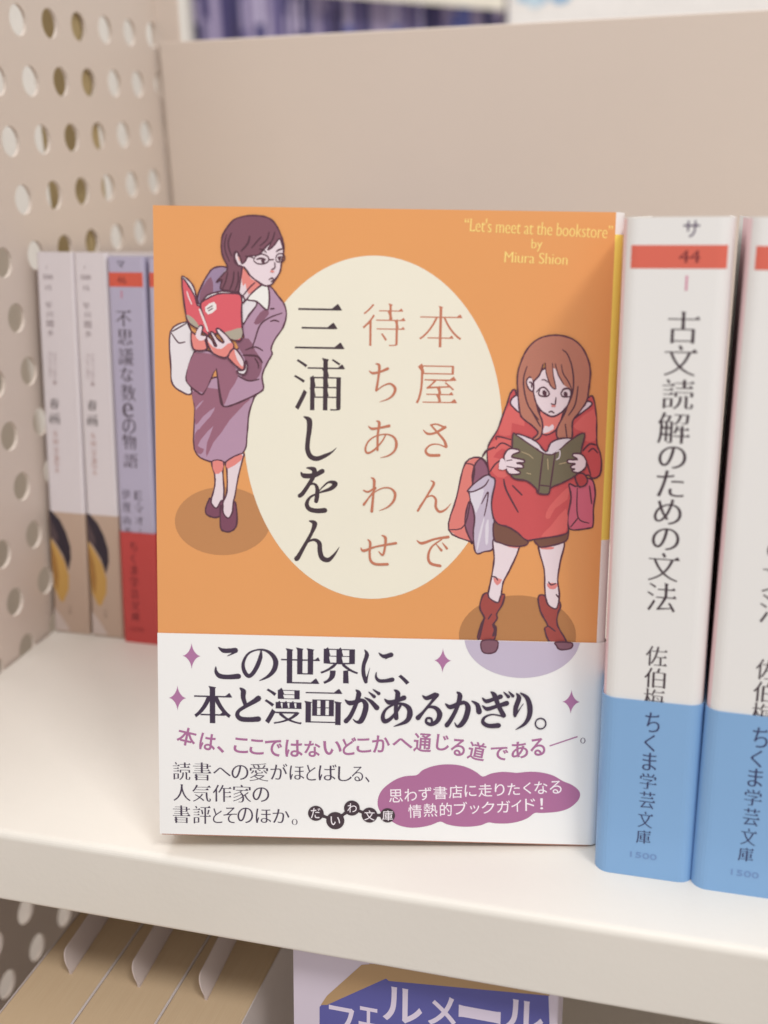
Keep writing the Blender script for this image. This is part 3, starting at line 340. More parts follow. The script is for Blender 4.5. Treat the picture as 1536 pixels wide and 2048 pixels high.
CATCH_KANA = [[(14.46,47.4,0.21),(15.68,46.64,1.12),(17.42,46.68,1.12),(18.54,46.78,1.26)],[(18.75,46.54,0.7),(17.42,45.75,0.35),(16.55,45.3,0.1)],[(13.85,42.65,0.21),(13.91,41.39,0.84),(14.78,40.41,1.19),(16.71,40.2,1.12),(19.23,40.44,1.33)],[(24.64,46.93,0.28),(24.47,45.24,0.98),(23.71,43.07,1.05),(22.66,41.24,0.98),(21.61,40.57,0.98),(20.63,41.74,0.98),(20.39,43.71,0.77),(21.44,45.88,0.52),(23.35,46.93,0.38),(25.44,46.98,0.52),(27.19,45.95,0.98),(28.1,44.25,1.26),(27.72,42.27,1.19),(26.33,40.61,0.77),(24.17,39.44,0.1)],[(49.16,47.61,0.21),(49.7,46.38,1.04),(48.97,43.86,0.9),(49.0,41.7,0.97),(49.55,39.85,0.91)],[(49.62,39.74,0.63),(50.05,41.73,0.24),(50.47,43.25,0.07)],[(19.61,37.56,0.28),(20.38,36.79,1.33),(20.38,35.23,1.12),(20.98,33.25,0.91)],[(24.0,35.14,1.4),(23.02,34.39,1.19),(20.91,33.07,0.91),(19.33,31.94,0.84),(18.97,30.84,1.06),(19.85,29.95,1.2),(21.96,29.82,1.2),(24.0,30.02,1.34)],[(44.66,35.29,0.21),(45.79,34.52,1.19),(47.53,34.93,0.98),(48.75,35.28,0.84),(49.64,34.15,1.33),(49.32,31.96,1.33),(48.47,30.12,1.26),(47.42,29.92,0.56),(46.61,30.59,0.14)],[(47.24,37.77,0.28),(47.92,36.82,1.26),(47.19,34.08,0.98),(46.0,31.33,1.05),(44.97,30.04,1.19)],[(52.51,46.95,0.18),(53.68,46.16,0.94),(55.42,46.57,1.16)],[(55.56,46.39,0.51),(54.06,45.53,0.14)],[(52.01,42.26,0.15),(51.95,41.06,0.58),(52.69,40.21,0.87),(54.15,40.18,0.87),(55.82,40.52,1.09)],[(49.3,35.99,0.18),(50.77,35.12,0.88),(52.26,33.53,1.31)],[(51.27,38.04,0.18),(52.67,37.05,0.87)],[(50.26,37.37,0.18),(51.59,36.27,0.87)],[(54.05,35.73,0.22),(55.15,34.93,1.17),(56.79,35.34,0.87),(58.67,36.15,1.24)],[(56.3,38.05,0.22),(57.19,37.16,1.24),(56.81,34.21,0.95),(56.94,31.11,1.1)],[(58.08,34.62,0.58),(57.02,32.7,0.66),(55.41,30.77,0.88),(54.14,30.28,1.17),(53.72,31.48,0.95),(54.46,33.21,0.62),(56.44,34.5,0.47),(58.26,34.63,0.66),(59.81,33.72,1.17),(60.14,32.02,1.39),(59.26,30.3,1.02),(56.36,29.01,0.11)],[(63.06,36.82,0.22),(64.05,36.2,1.02),(66.03,37.08,1.16)],[(66.51,37.02,1.02),(65.17,35.18,0.65),(63.4,32.86,0.66),(62.12,31.32,1.24)],[(62.87,32.17,0.29),(64.47,33.95,0.47),(66.29,33.81,0.95),(67.24,32.39,1.31),(66.73,30.67,1.09),(65.3,29.77,0.95),(64.12,30.23,0.66),(64.24,31.22,0.55),(65.26,31.17,0.55),(65.47,30.19,0.55)],[(68.52,34.96,0.22),(69.74,34.16,1.16),(71.72,35.04,1.02),(73.17,35.3,0.87),(73.93,34.07,1.31),(73.45,31.6,1.31),(72.41,29.87,1.17),(71.43,29.47,0.58),(70.83,30.4,0.11)],[(71.14,37.89,0.22),(71.93,36.96,1.23),(71.21,33.82,0.95),(69.93,31.06,1.02),(69.02,29.67,1.17)],[(74.72,35.79,0.18),(76.09,34.88,1.02),(76.58,33.19,1.38)],[(77.24,36.61,0.22),(78.24,35.8,1.02),(80.04,36.41,0.87),(81.55,37.01,1.16)],[(77.29,34.72,0.22),(78.48,33.92,1.02),(80.46,34.54,0.87),(83.05,35.43,1.23)],[(79.19,38.16,0.22),(80.08,37.35,1.16),(81.11,34.82,1.02),(82.42,32.4,1.16)],[(82.43,32.13,0.36),(79.8,32.59,0.33),(77.93,31.83,0.58),(77.6,30.57,0.95),(78.97,29.77,1.02),(81.26,29.91,1.24)],[(82.23,38.16,0.18),(83.39,37.06,0.87)],[(83.42,38.34,0.18),(84.44,37.27,0.8)],[(85.25,37.93,0.22),(85.9,36.82,1.16),(85.26,34.54,1.16),(85.11,32.58,0.87)],[(85.11,32.35,0.65),(86.11,34.0,0.25),(86.97,35.42,0.14)],[(86.22,38.03,0.29),(87.82,36.87,1.01),(88.56,34.63,1.31),(88.46,32.36,1.16),(87.43,30.44,0.8),(85.37,28.99,0.11)],[(91.2,31.94,0.33),(91.82,31.78,0.33),(92.29,31.32,0.33),(92.48,30.68,0.33),(92.34,30.03,0.33),(91.9,29.55,0.33),(91.29,29.36,0.33),(90.67,29.52,0.33),(90.2,29.98,0.33),(90.01,30.62,0.33),(90.15,31.27,0.33),(90.59,31.75,0.33),(91.2,31.94,0.33)]]
TAGLINE = [('本',6.78,25.17,4.6,4.51,-12),('は',11.83,23.98,3.89,4.22,-8),('、',14.9,22.17,1.77,1.76,0),('こ',19.85,23.31,3.53,3.78,-4),('こ',23.63,23.04,3.46,3.78,-3),('で',27.65,22.83,4.16,4.18,0),('は',32.55,22.9,4.23,4.29,0),('な',36.96,22.89,3.88,4.03,0),('い',41.8,23.29,4.4,3.48,3),('ど',45.89,23.78,3.45,4.39,4),('こ',49.26,24.07,3.51,3.55,3),('か',53.42,24.57,4.22,4.31,4),('へ',58.54,24.85,4.94,2.48,0),('通',63.34,25.11,4.28,4.73,-3),('じ',68.15,25.27,3.14,4.04,-4),('る',71.83,24.18,3.44,4.27,-5),('道',76.34,23.35,4.2,4.66,-10),('で',81.74,22.91,4.24,3.36,0),('あ',86.53,23.9,4.01,4.15,4),('る',90.74,24.73,3.57,4.38,8)]
DASH = [(93.6,25.09),(100.13,27.58)]
STOP = [('。',101.44,26.62,1.24,1.37,0)]
BLURB = [('読',5.47,16.5,4.26,4.51,0),('書',10.44,16.54,4.47,4.55,0),('へ',15.23,16.56,4.26,2.11,0),('の',19.57,16.54,4.08,3.7,0),('愛',24.15,16.7,4.5,4.51,0),('が',28.96,16.98,4.07,4.06,0),('ほ',33.3,16.81,3.54,3.51,0),('と',36.74,16.94,2.3,3.95,0),('ば',40.68,17.1,4.31,4.06,0),('し',44.87,16.84,3.35,3.69,0),('る',47.9,16.92,2.72,3.69,0),('、',50.27,15.55,1.06,1.4,0),('人',5.51,11.07,4.1,4.28,0),('気',10.28,11.01,4.52,4.28,0),('作',15.27,11.15,4.52,4.28,0),('家',20.07,11.18,4.37,4.46,0),('の',24.63,11.08,4.05,3.64,0),('書',5.38,5.56,4.29,4.49,0),('評',10.32,5.55,4.39,4.57,0),('と',14.12,5.43,2.28,3.74,0),('そ',17.19,5.64,3.28,4.0,0),('の',20.85,5.7,3.81,3.93,0),('ほ',25.27,5.68,3.74,3.63,0),('か',29.54,5.76,4.09,3.55,0),('。',32.84,4.33,1.42,1.5,0)]
BADGE = [(37.98,6.72,1.91),(42.69,4.98,2.2),(46.66,8.29,1.91),(50.94,6.62,1.91),(55.29,6.67,1.81)]
BADGE_TXT = [('だ',37.89,6.75,2.31,2.61,0),('い',42.71,4.94,2.31,2.17,0),('わ',46.71,8.33,2.23,2.31,0),('文',50.94,6.55,2.48,2.53,0),('庫',55.3,6.61,2.59,2.61,0)]
CLOUD_TXT = [('思',57.2,11.63,3.32,3.29,3),('わ',60.75,11.92,2.99,3.13,3),('ず',64.23,12.34,3.09,3.32,3),('書',67.87,12.69,3.31,3.28,3),('店',71.54,13.04,3.31,3.24,3),('に',75.1,13.41,2.79,3.01,3),('走',78.64,13.62,3.34,3.24,3),('り',82.07,13.86,2.35,3.08,3),('た',85.42,14.07,2.97,3.0,3),('く',88.66,14.43,1.91,2.93,3),('な',91.92,14.63,3.15,3.16,3),('る',95.43,14.84,2.85,3.23,3),('情',61.89,7.88,3.25,3.38,3),('熱',65.61,8.25,3.32,3.38,3),('的',69.3,8.55,2.88,3.37,3),('ブ',72.87,8.93,3.24,3.18,3),('ッ',76.23,8.68,2.28,2.17,3),('ク',79.42,9.27,3.09,3.02,3),('ガ',83.15,9.6,3.2,3.02,3),('イ',86.21,9.92,2.43,3.02,3),('ド',89.51,10.28,2.42,3.09,3),('！',92.25,10.58,0.73,2.78,3)]
R_TITLE = [('古',12.95,126.2,6.36,6.46,0),('文',12.74,119.45,6.53,6.28,0),('読',12.59,112.51,6.39,6.25,0),('解',12.19,105.41,6.57,6.63,0),('の',12.2,99.18,5.69,4.76,0),('た',12.09,93.51,5.66,5.74,0),('め',11.91,87.4,5.72,5.52,0),('の',11.78,81.37,5.71,4.86,0),('文',11.76,75.11,6.53,6.37,0),('法',11.66,68.3,6.22,6.52,0)]
R_AUTHOR = [('佐',11.29,54.61,4.6,4.62,0),('伯',11.2,49.47,4.55,4.67,0),('梅',11.21,44.44,4.51,4.84,0)]
R_TOP = [('サ',13.37,145.63,3.17,3.23,0)]
R_44 = [('44',13.31,140.31,4.18,2.43,0)]
R_1 = [('1',13.01,135.06,0.71,2.89,0)]
R_STRIPE = [(3.45,142.39),(22.23,142.65),(22.19,138.1),(3.49,137.54)]
R_BAND = 43.87
R_PUB = [('ち',11.2,38.98,3.18,4.68,0),('く',10.87,33.97,2.37,4.08,0),('ま',11.03,29.38,3.08,4.36,0),('学',10.98,24.5,3.79,3.87,0),('芸',11.02,19.75,3.53,4.19,0),('文',10.86,14.83,3.32,4.07,0),('庫',10.64,10.38,3.2,3.42,0)]
R_SMALL = [('1500',10.83,5.58,5.96,1.47,0),('円',10.69,2.6,3.13,1.48,0)]
L3_TITLE = [('不',5.26,109.83,5.4,5.22,0),('思',5.45,103.85,5.27,4.92,0),('議',5.42,97.58,5.48,5.55,0),('な',5.42,91.77,4.53,4.71,0),('数',5.7,85.83,5.32,5.45,0),('e',5.26,80.09,3.85,4.61,0),('の',5.44,74.86,4.77,4.81,0),('物',5.28,69.68,4.98,5.2,0),('語',5.48,63.4,5.23,4.73,0)]
L3_AUTHOR = [('E',7.71,51.79,2.71,3.06,0),('・',7.7,49.0,0.63,0.77,0),('マ',7.7,46.86,3.17,2.23,0),('オ',7.77,43.15,3.01,2.9,0),('|',7.8,39.29,0.25,2.53,0),('伊',3.15,51.77,2.93,3.46,0),('理',3.16,47.41,2.9,3.36,0),('由',3.02,43.01,2.74,2.91,0),('美',3.12,39.14,2.74,2.92,0)]
L3_TOP = [('マ',5.11,126.73,2.67,2.01,0)]
L3_46 = [('46',5.1,121.92,3.33,2.25,0)]
L3_1 = [('1',4.89,117.39,0.77,2.3,0)]
L3_STRIPE = [(0.29,124.28),(12.46,124.12),(12.37,119.77),(0.05,119.83)]
L3_BAND = 38.96
L3_PUB = [('ち',5.22,34.14,2.66,3.13,0),('く',4.91,29.91,1.61,3.35,0),('ま',5.24,25.9,2.67,3.16,0),('学',4.99,21.64,3.19,3.78,0),('芸',4.88,17.36,2.99,3.2,0),('文',4.94,13.38,3.33,3.21,0),('庫',4.92,9.41,3.0,3.15,0)]
L3_SMALL = [('1500',4.91,4.84,5.58,1.42,0),('円',5.32,2.72,1.72,1.14,0)]
L2_NAME = [('J',4.0,125.61,0.47,1.02,0),('500',4.32,122.55,3.65,1.57,0),('15',4.34,119.11,2.04,1.64,0),('早',4.1,113.41,2.29,2.07,0),('川',4.29,110.46,2.37,1.9,0),('聞',4.26,107.4,2.49,2.36,0),('多',4.22,104.32,2.38,1.92,0)]
L2_SERIES = [('ジ',5.5,97.32,1.27,1.12,0),('ャ',5.42,95.76,1.27,1.12,0),('パ',5.33,94.2,1.27,1.12,0),('ノ',5.25,92.64,1.28,1.13,0),('ロ',5.16,91.07,1.28,1.13,0),('ジ',5.08,89.5,1.28,1.13,0),('｜',4.99,87.93,1.28,1.13,0),('コ',3.71,97.32,1.12,1.01,0),('レ',3.64,95.91,1.12,1.01,0),('ク',3.56,94.5,1.12,1.02,0),('シ',3.48,93.08,1.12,1.02,0),('ョ',3.4,91.67,1.12,1.02,0),('ン',3.32,90.25,1.12,1.02,0)]
L2_TITLE = [('春',4.4,80.84,3.54,3.59,0),('画',4.21,75.89,3.95,3.79,0)]
L2_ROMAN = [('S',4.19,70.66,1.42,1.63,0),('H',4.21,68.03,1.74,1.97,0),('U',4.26,65.05,1.4,2.14,0),('N',4.28,62.42,1.49,2.23,0),('G',4.13,60.74,1.62,2.11,0),('A',4.16,58.21,1.45,1.81,0)]
L2_ART = [('#38303a',[(-0.61,43.86),(1.44,43.54),(4.29,40.69),(6.43,36.53),(7.88,31.52),(7.87,27.16),(6.58,22.86),(4.91,28.1),(2.52,31.87),(-1.12,34.75)]),('#57484c',[(-0.72,41.89),(1.23,39.67),(3.13,35.09),(2.98,32.31),(0.07,34.45),(-1.06,35.94)]),('#c69c58',[(-0.38,34.02),(2.87,30.31),(5.24,26.14),(6.7,21.07),(6.45,16.23),(4.02,11.14),(2.75,11.83),(0.8,16.1),(0.37,24.11)]),('#a87a44',[(-0.39,32.43),(2.24,26.68),(2.79,20.72),(2.05,15.01),(0.91,18.13),(0.43,25.32)]),('#cdbdb6',[(0.42,9.16),(2.88,6.15),(6.33,0.98),(0.4,0.77)])]
L2_TAN = 43.55
V_PANEL = [(6.87,133.53),(8.51,135.6),(24.8,145.27),(63.59,149.12),(64.52,134.55),(6.8,122.29)]
V_GOLD = [[(7.2,134.15),(8.84,137.05),(17.85,147.33),(22.26,148.49),(24.8,145.27),(8.83,134.48)],[(19.74,148.02),(63.83,150.47),(63.93,147.89),(24.8,144.25)]]
V_TEXT = [('フ',12.65,130.7,6.62,8.0,0),('ェ',19.67,133.27,5.11,5.37,0),('ル',28.29,138.15,10.0,9.5,0),('メ',38.21,138.63,6.98,8.39,0),('ー',47.43,139.65,10.2,3.32,0),('ル',58.0,141.29,9.37,8.2,0)]
POSE_FV = {'o':[-90.5,193.0,-174.0],'u':[1.0,0.0,0.0],'v':[0.0,0.13917,0.99027],'W':66.0,'H':151.0}
POSE_FR = {'o':[-121.32,209.18,4.72],'u':[0.96807,0.24668,-0.0445],'v':[-0.00562,0.19886,0.98001],'W':104.02,'H':149.09}
POSE_R1 = {'o':[-18.18,226.18,0.0],'u':[1.0,0.0,0.0],'v':[0.0,0.08716,0.99619],'W':21.78,'H':147.97}
POSE_R2 = {'o':[3.77,225.0,0.0],'u':[0.99989,-0.0013,-0.01491],'v':[0.01497,0.08715,0.99608],'W':21.5,'H':148.0}
POSE_L1 = {'o':[-215.65,315.99,0.0],'u':[0.99985,-0.0104,-0.01363],'v':[0.0148,0.12173,0.99245],'W':13.96,'H':130.48}
POSE_L2 = {'o':[-200.65,315.58,0.0],'u':[0.99993,-0.00951,-0.00635],'v':[0.00746,0.12181,0.99253],'W':12.17,'H':130.31}
POSE_L3 = {'o':[-187.31,314.16,0.0],'u':[0.99996,-0.00898,-0.00206],'v':[0.00313,0.12185,0.99254],'W':13.23,'H':129.22}
POSE_L4 = {'o':[-173.33,313.99,0.0],'u':[0.99994,-0.00944,-0.00577],'v':[0.00688,0.12181,0.99253],'W':15.0,'H':128.78}

# ------------------------------------------------------------------ bookcase
paint = mat('cream_white_paint', '#e4dfd7', .38, .4, .03, 14, .12, 700)
greige = mat('greige_powder_coat', '#d2c4b9', .42, .4, .02, 8, .15, 700)
case = tag(empty('bookcase', loc=(0, 439, 0)), 'cream steel bookcase bay with perforated side panel and low back panel behind the books', 'bookcase')
def cpart(name, v, f, m, parent=case, smooth=False): return obj(name, [(a, b - 439, c) for a, b, c in v], f, m, parent, None, smooth)
# shelf board with folded front lip, swept along x
X0, X1 = -216.2, 330
prof = [(438.5, 0)] + [(206.5 + 2.0 - 2.0 * math.sin(R(a)), -2.0 + 2.0 * math.cos(R(a))) for a in range(0, 91, 15)] + [(206.5 + 1.2 - 1.2 * math.cos(R(a)), -20.2 - 1.2 * math.sin(R(a))) for a in range(0, 91, 18)] + [(222, -21.4), (222, -20.2), (208.2, -20.2), (208.2, -2.4), (438.5, -1.6)]
n = len(prof); V = [(X0, a, b) for a, b in prof] + [(X1, a, b) for a, b in prof]
F = [(i, n + i, n + (i + 1) % n, (i + 1) % n) for i in range(n)] + [tuple(range(n)), tuple(range(2 * n - 1, n - 1, -1))]
cpart('shelf_board', V, F, paint, smooth=False)
v, f = box(X0 + 1, X1, 439, 440.2, -340, 197.4, .3); v2, f2 = box(X0 + 1, X1, 440.3, 449, 196.3, 197.3)
V, F = join([(v, f), (v2, f2)]); cpart('back_panel', V, F, greige)
v, f = box(X0, X1, 120, 438.5, -203, -200); cpart('lower_shelf_board', v, f, paint)
# perforated side panel: a real sheet with round holes, rows 18.1 mm apart, columns 18.6 mm apart
def perforated(x, y0, y1, z0, z1, t=1.2, rad=4.8):
    V, F = [], []; py, pz = 18.6, 18.1; nseg = 16
    ks = range(-8, 9); js = range(-13, 16)
    for k in ks:
        for j in js:
            cz = 1 + pz * j; cy = 293.5 + py * k - .155 * (cz - 169)
            if k == 8: hy = 439 - cy
            ring = []; outer = []
            for s in range(nseg):
                a = 2 * math.pi * (s + .5) / nseg; c_, s_ = math.cos(a), math.sin(a)
                m = max(abs(c_) / (py / 2), abs(s_) / (pz / 2)); oz = s_ / m; oy = c_ / m - .155 * oz
                ring.append((cy + rad * c_, cz + rad * s_)); outer.append((cy + oy, cz + oz))
            # square corners of the cell
            b = len(V)
            cor = [(cy + sy * py / 2 - .155 * sz * pz / 2, cz + sz * pz / 2) for sy, sz in ((1, 1), (-1, 1), (-1, -1), (1, -1))]
            for xx in (x, x - t): V += [(xx, *p) for p in ring] + [(xx, *p) for p in outer] + [(xx, *p) for p in cor]
            o2 = 2 * nseg + 4
            for s in range(nseg):
                s2 = (s + 1) % nseg
                f = [b + s, b + nseg + s, b + nseg + s2, b + s2]
                if s % 4 == 1: f = [b + s, b + nseg + s, b + 2 * nseg + s // 4, b + nseg + s2, b + s2]
                F.append(tuple(f)); F.append(tuple(i + o2 for i in f[::-1])); F.append((b + s, b + s2, b + o2 + s2, b + o2 + s))
    return V, F
V, F = perforated(-217, 120, 439, -240, 280)
V2, F2 = box(-218.2, -217, 437.6, 446, -240, 280); V2 = [(a, b, c) for a, b, c in V2]
cpart('side_panel', V, F, greige)
v, f = box(-234, -218.6, 377, 391, -240, 420, .5); cpart('upright_post', v, f, mat('olive_post', '#a8946c', .6, .3, .03))
v, f = box(-219.2, -207, 441, 442.6, -240, 420, .3); cpart('corner_flange', v, f, greige)
nb = tag(obj('neighbour_panel', *box(-470, -466, 0, 700, -300, 420, .5), mat('neighbour_paint', '#b3a799', .6)), 'pale panel of the next bay glimpsed through the round holes', 'panel')

# ------------------------------------------------------------------ books
jw = mat('white_laminated_jacket', '#e9e7e5', .32, .45, .01, 20)
paper = pages_mat('page_edges', '#d9cdb6', '#efe6d4', 0)
def spine_path(W, Dp, r): return [(0, Dp), (0, Dp * .5)] + arc(r, r, r, 180, 270) + [(W / 2, 0)] + arc(W - r, r, r, 270, 360) + [(W, Dp * .5), (W, Dp)]
def spine_book(name, pose, Dp, label, jm, r=3.0, group=None, W=None, top=None):
    b = empty(name, frame(pose)); tag(b, label, 'book', group); W = W or pose['W']; H = pose['H']
    path = spine_path(W, Dp, r)
    V, F, T = sheet(path, [0.3, H], .25)
    j = obj('dust_jacket', V, F, jm, b, None, False)
    bw = .9
    inner = [(bw, Dp - 1.2)] + arc(r + .3, r + .6, r - .5, 180, 270, 5) + arc(W - r - .3, r + .6, r - .5, 270, 360, 5) + [(W - bw, Dp - 1.2)]
    n = len(inner); V = [(x, y, 1) for x, y in inner] + [(x, y, H - 1.2) for x, y in inner]
    F = [tuple(range(n))[::-1], tuple(range(n, 2 * n))] + [(i, (i + 1) % n, n + (i + 1) % n, n + i) for i in range(n)]
    obj('page_block', V, F, paper, b)
    return b, j, path
def band_on(b, path, h, m, lift=.35, z0=-.0, name='paper_band'):
    V, F, T = sheet(offset(path, lift), [z0, h], .2); return obj(name, V, F, m, b)
def sub(path, x0, x1, lift):                # the part of the spine outline between two positions across it, lifted
    p = [q for q in path if x0 - 1e-6 <= q[0] <= x1 + 1e-6 and q[1] < 10]
    p = offset(p, lift); return p
def dense(path):
    out = []
    for a, b in zip(path, path[1:]):
        k = max(1, int(math.hypot(b[0] - a[0], b[1] - a[1]) / .5)) if min(a[1], b[1]) < 6 and max(a[1], b[1]) < 6 else 1
        out += [(a[0] + (b[0] - a[0]) * i / k, a[1] + (b[1] - a[1]) * i / k) for i in range(k)]
    return out + [path[-1]]
def stripe(j, path, x0, x1, z0, z1, col, name='colour_stripe', lift=.03):
    V, F, T = sheet(sub(dense(path), x0, x1, lift), [z0, z1], .02); return obj(name, V, F, ink(col), j)
DARK = '#46383f'

# right-hand pair of the same white book with blue band
blue = mat('blue_paper_band', '#84add9', .38, .4, .02, 30)
def white_blue(pose, label, dx, full):
    b, j, path = spine_book('paperback_book', pose, 105, label, jw, 3.2)
    W = pose['W']
    stripe(j, path, 1.6, W - .7, 137.9, 142.5, '#db6c5b')
    if full: # pinkish cover print wraps round the left corner of the jacket
        p = [q for q in dense(path) if q[0] <= 1.2 and q[1] > .6 and q[1] < 60]
        V, F, T = sheet(offset(p, .03), [40, 147.7], .02); obj('cover_print', V, F, ink('#e9c9cc'), j)
    pr = Print(.06); mv = lambda L: [(a, b_ + dx, c, d, e, f_) for a, b_, c, d, e, f_ in L]
    pr.text(mv(R_TITLE), 'mincho', DARK); pr.text(mv(R_AUTHOR), 'mincho', DARK); pr.text(mv(R_TOP), 'sans', '#5a4a66'); pr.text(mv(R_44), 'latin', '#7c3338'); pr.text(mv(R_1), 'latin', '#d78fa8')
    pr.build('spine_lettering', j)
    k = band_on(b, path, R_BAND, blue)
    pr = Print(.43); pr.text(mv(R_PUB), 'mincho', '#3d4268'); pr.text(mv(R_SMALL[:1]), 'sans', '#7796c6'); pr.build('band_lettering', k)
    return b
white_blue(POSE_R1, 'thick white paperback with blue band, between the orange book and its cut-off twin', 0, True)
white_blue(POSE_R2, 'rightmost white paperback with blue band, cut off by the edge of the photo', 0.3, True)

# left back row
jp = mat('pinkish_white_jacket', '#dcd5d9', .45, .4, .02, 20)
tan = '#bfa796'
def pale(pose, label):
    b, j, path = spine_book('paperback_book', pose, 100, label, jp, 1.2, 'pair of pale art paperbacks by the perforated panel')
    p = [q for q in dense(path)]
    V, F, T = sheet(offset(path, .03), [0.3, L2_TAN], .02); obj('tan_cover_print', V, F, ink(tan), j)
    pr = Print(.08)
    cl = lambda P: [(max(.25, min(x, pose['W'] - .3)), z) for x, z in P]
    for col, P in L2_ART: pr.poly(cl(P), col)
    pr.text(L2_NAME, 'small', '#8c7c80'); pr.text(L2_SERIES, 'sans', '#b3a2a6'); pr.text(L2_TITLE, 'mincho', '#4a4040'); pr.text(L2_ROMAN, 'latin', '#b98f86')
    pr.text([('ちくま', pose['W'] * .53, 5, 1.0, 5.5, 0)][:0] + [(c, pose['W'] * .47, 9.5 - i * 1.6, 1.1, 1.2, 0) for i, c in enumerate('文庫')], 'small', '#6a5a52')
    pr.build('spine_print', j); return b
pale(POSE_L1, 'leftmost pale pink-white paperback, touching the perforated side panel')
pale(POSE_L2, 'pale pink-white paperback second from the perforated panel, left of the lavender book')
lav = mat('lavender_jacket', '#b5afc6', .42, .4, .02, 20); red = mat('red_paper_band', '#c24a48', .42, .4, .02, 30)
def lavender(pose, label, main, dz=0):
    b, j, path = spine_book('paperback_book', pose, 103, label, lav, 1.2)
    W = pose['W']
    stripe(j, path, .3, W - .5, L3_STRIPE[2][1], L3_STRIPE[0][1], '#d4604e')
    pr = Print(.06)
    if main:
        pr.text(L3_TITLE, 'mincho', DARK); pr.text(L3_AUTHOR, 'small', '#4e4450'); pr.text(L3_TOP, 'sans', '#3f3a48'); pr.text(L3_46, 'latin', '#8a3f3c'); pr.text(L3_1, 'latin', '#c77a90')
    else:
        s = lambda L, t: [(c, x + dz, z, w_, h_, r_) for (_, x, z, w_, h_, r_), c in zip(L, t)]
        pr.text(s(L3_TOP, 'サ'), 'sans', '#3f3a48'); pr.text(s(L3_46, ['2']), 'latin', '#8a3f3c'); pr.text(s(L3_TITLE[:3], '理性の'), 'mincho', DARK)
    pr.build('spine_lettering', j)
    k = band_on(b, path, L3_BAND, red)
    if main:
        pr = Print(.43); pr.text(L3_PUB, 'mincho', '#5a2730'); pr.text(L3_SMALL[:1], 'sans', '#9a3a3c'); pr.build('band_lettering', k)
    return b
lavender(POSE_L3, 'lavender paperback with orange stripe and red band, left of the orange book', True)
lavender(POSE_L4, 'lavender paperback mostly hidden behind the left edge of the orange book', False, -.5)

# the orange book, face out
W, H, T = POSE_FR['W'] - .3, POSE_FR['H'], 14.5
fb = tag(empty('paperback_book', frame(POSE_FR)), 'orange face-out paperback with two drawn women reading, cream oval and white band', 'book')
rr = 2.3
fpath = [(0, 0), (W * .25, 0), (W * .5, 0), (W * .75, 0)] + [(W - .01, 0)] + arc(W, rr, rr, 270, 360, 8)[0:] + [(W + rr, T - rr)] + arc(W, T - rr, rr, 0, 90, 8) + [(0, T)]
org = mat('orange_laminated_jacket', '#e39e60', .3, .45, .012, 25, coat=.15)
yel = mat('yellow_spine_print', '#f5de6c', .35, .45, .02, 40)
zs = [0.3, 60, MARKS['yel_bot'][1], MARKS['yel_top'][1], H]
V, F, TG = sheet(fpath, zs, .25); idx = []
for k, i, side in TG:
    if side == 1: idx.append(1)
    elif side == 2: idx.append(0 if i < 4 else 1)
    elif i < 4: idx.append(0)
    elif i < len(fpath) - 2 and k == 2: idx.append(2)
    else: idx.append(1)
jk = obj('dust_jacket', V, F, [org, jw, yel], fb, idx)
v, f = box(.9, W + 1.2, 1.0, T - 1.0, .9, H - 1.2, .3); obj('page_block', v, f, pages_mat('page_edges_deep', '#d9cdb6', '#efe6d4', 1), fb)
v, f = box(.3, W + .6, .35, .75, -.15, H - .3); obj('front_cover_board', v, f, mat('pink_cover_card', '#d99a84', .6), fb)
v, f = box(.3, W + .6, T - .75, T - .35, .2, H - .3); obj('back_cover_board', v, f, MATS['pink_cover_card'], fb)
CREAM = '#ebe6d5'
def oval(pr):
    (cx, cz), rx, rz = ELLIPSE; pr.poly([(cx + rx * math.cos(2 * math.pi * t / 96), cz + rz * math.sin(2 * math.pi * t / 96)) for t in range(96)], CREAM)
for it in (W1[:1], W2[:1]):
    pr = Print(.02); draw(pr, it); pr.build('ground_shadow_print', jk)
pr = Print(.035); oval(pr); pr.build('oval_print', jk)
pr = Print(.045); draw(pr, W1[2:]); pr.build('woman_drawing', jk, 'drawing of a woman in a mauve suit and glasses holding a red book')
pr = Print(.045); draw(pr, W2[2:]); pr.build('woman_drawing', jk, 'drawing of a long-haired woman in a red coat reading a green book')
pr = Print(.045); pr.text(TITLE, 'light', '#c27a60'); pr.brush(TITLE_KANA, '#c27a60'); pr.build('title_lettering', jk)
pr = Print(.045); pr.text(AUTHOR, 'mincho', DARK); pr.brush(AUTHOR_KANA, DARK); pr.build('author_lettering', jk)
pr = Print(.045); pr.text(ENGLISH, 'latin', '#f7dc86'); pr.build('english_lettering', jk)
# white band with slightly sloping top edge
bandm = mat('white_paper_band', '#f0efee', .34, .42, .01, 20)
bp = offset(fpath, .55); V, F, TG = sheet(bp, [.45, 50.55], .2)
bd = obj('paper_band', V, F, bandm, fb)
B0 = .59
pr = Print(B0)
zt = 50.5
for it in BAND_ART:
    pts = [(x, min(z, zt)) for x, z in it[2]]
    if it[3]: draw(pr, [(it[0], it[1], pts, 1, 1)])
    else: pr.poly(pts, it[1])
pr.build('ground_shadow_print', bd)
pr = Print(B0); pr.text(CATCH, 'bold', '#42364a'); pr.brush(CATCH_KANA, '#42364a'); pr.build('headline_lettering', bd)
pr = Print(B0); pr.text(TAGLINE, 'sansbold', '#ab6f99')
(a, b_), (c, d) = DASH; pr.ribbon([(a, b_), (c, d)], [.3, .3], '#ab6f99', False); pr.text(STOP, 'small', '#6a5a70'); pr.build('tagline_lettering', bd)
pr = Print(B0); pr.text(BLURB, 'mincho', '#4a3f52'); pr.build('blurb_lettering', bd)
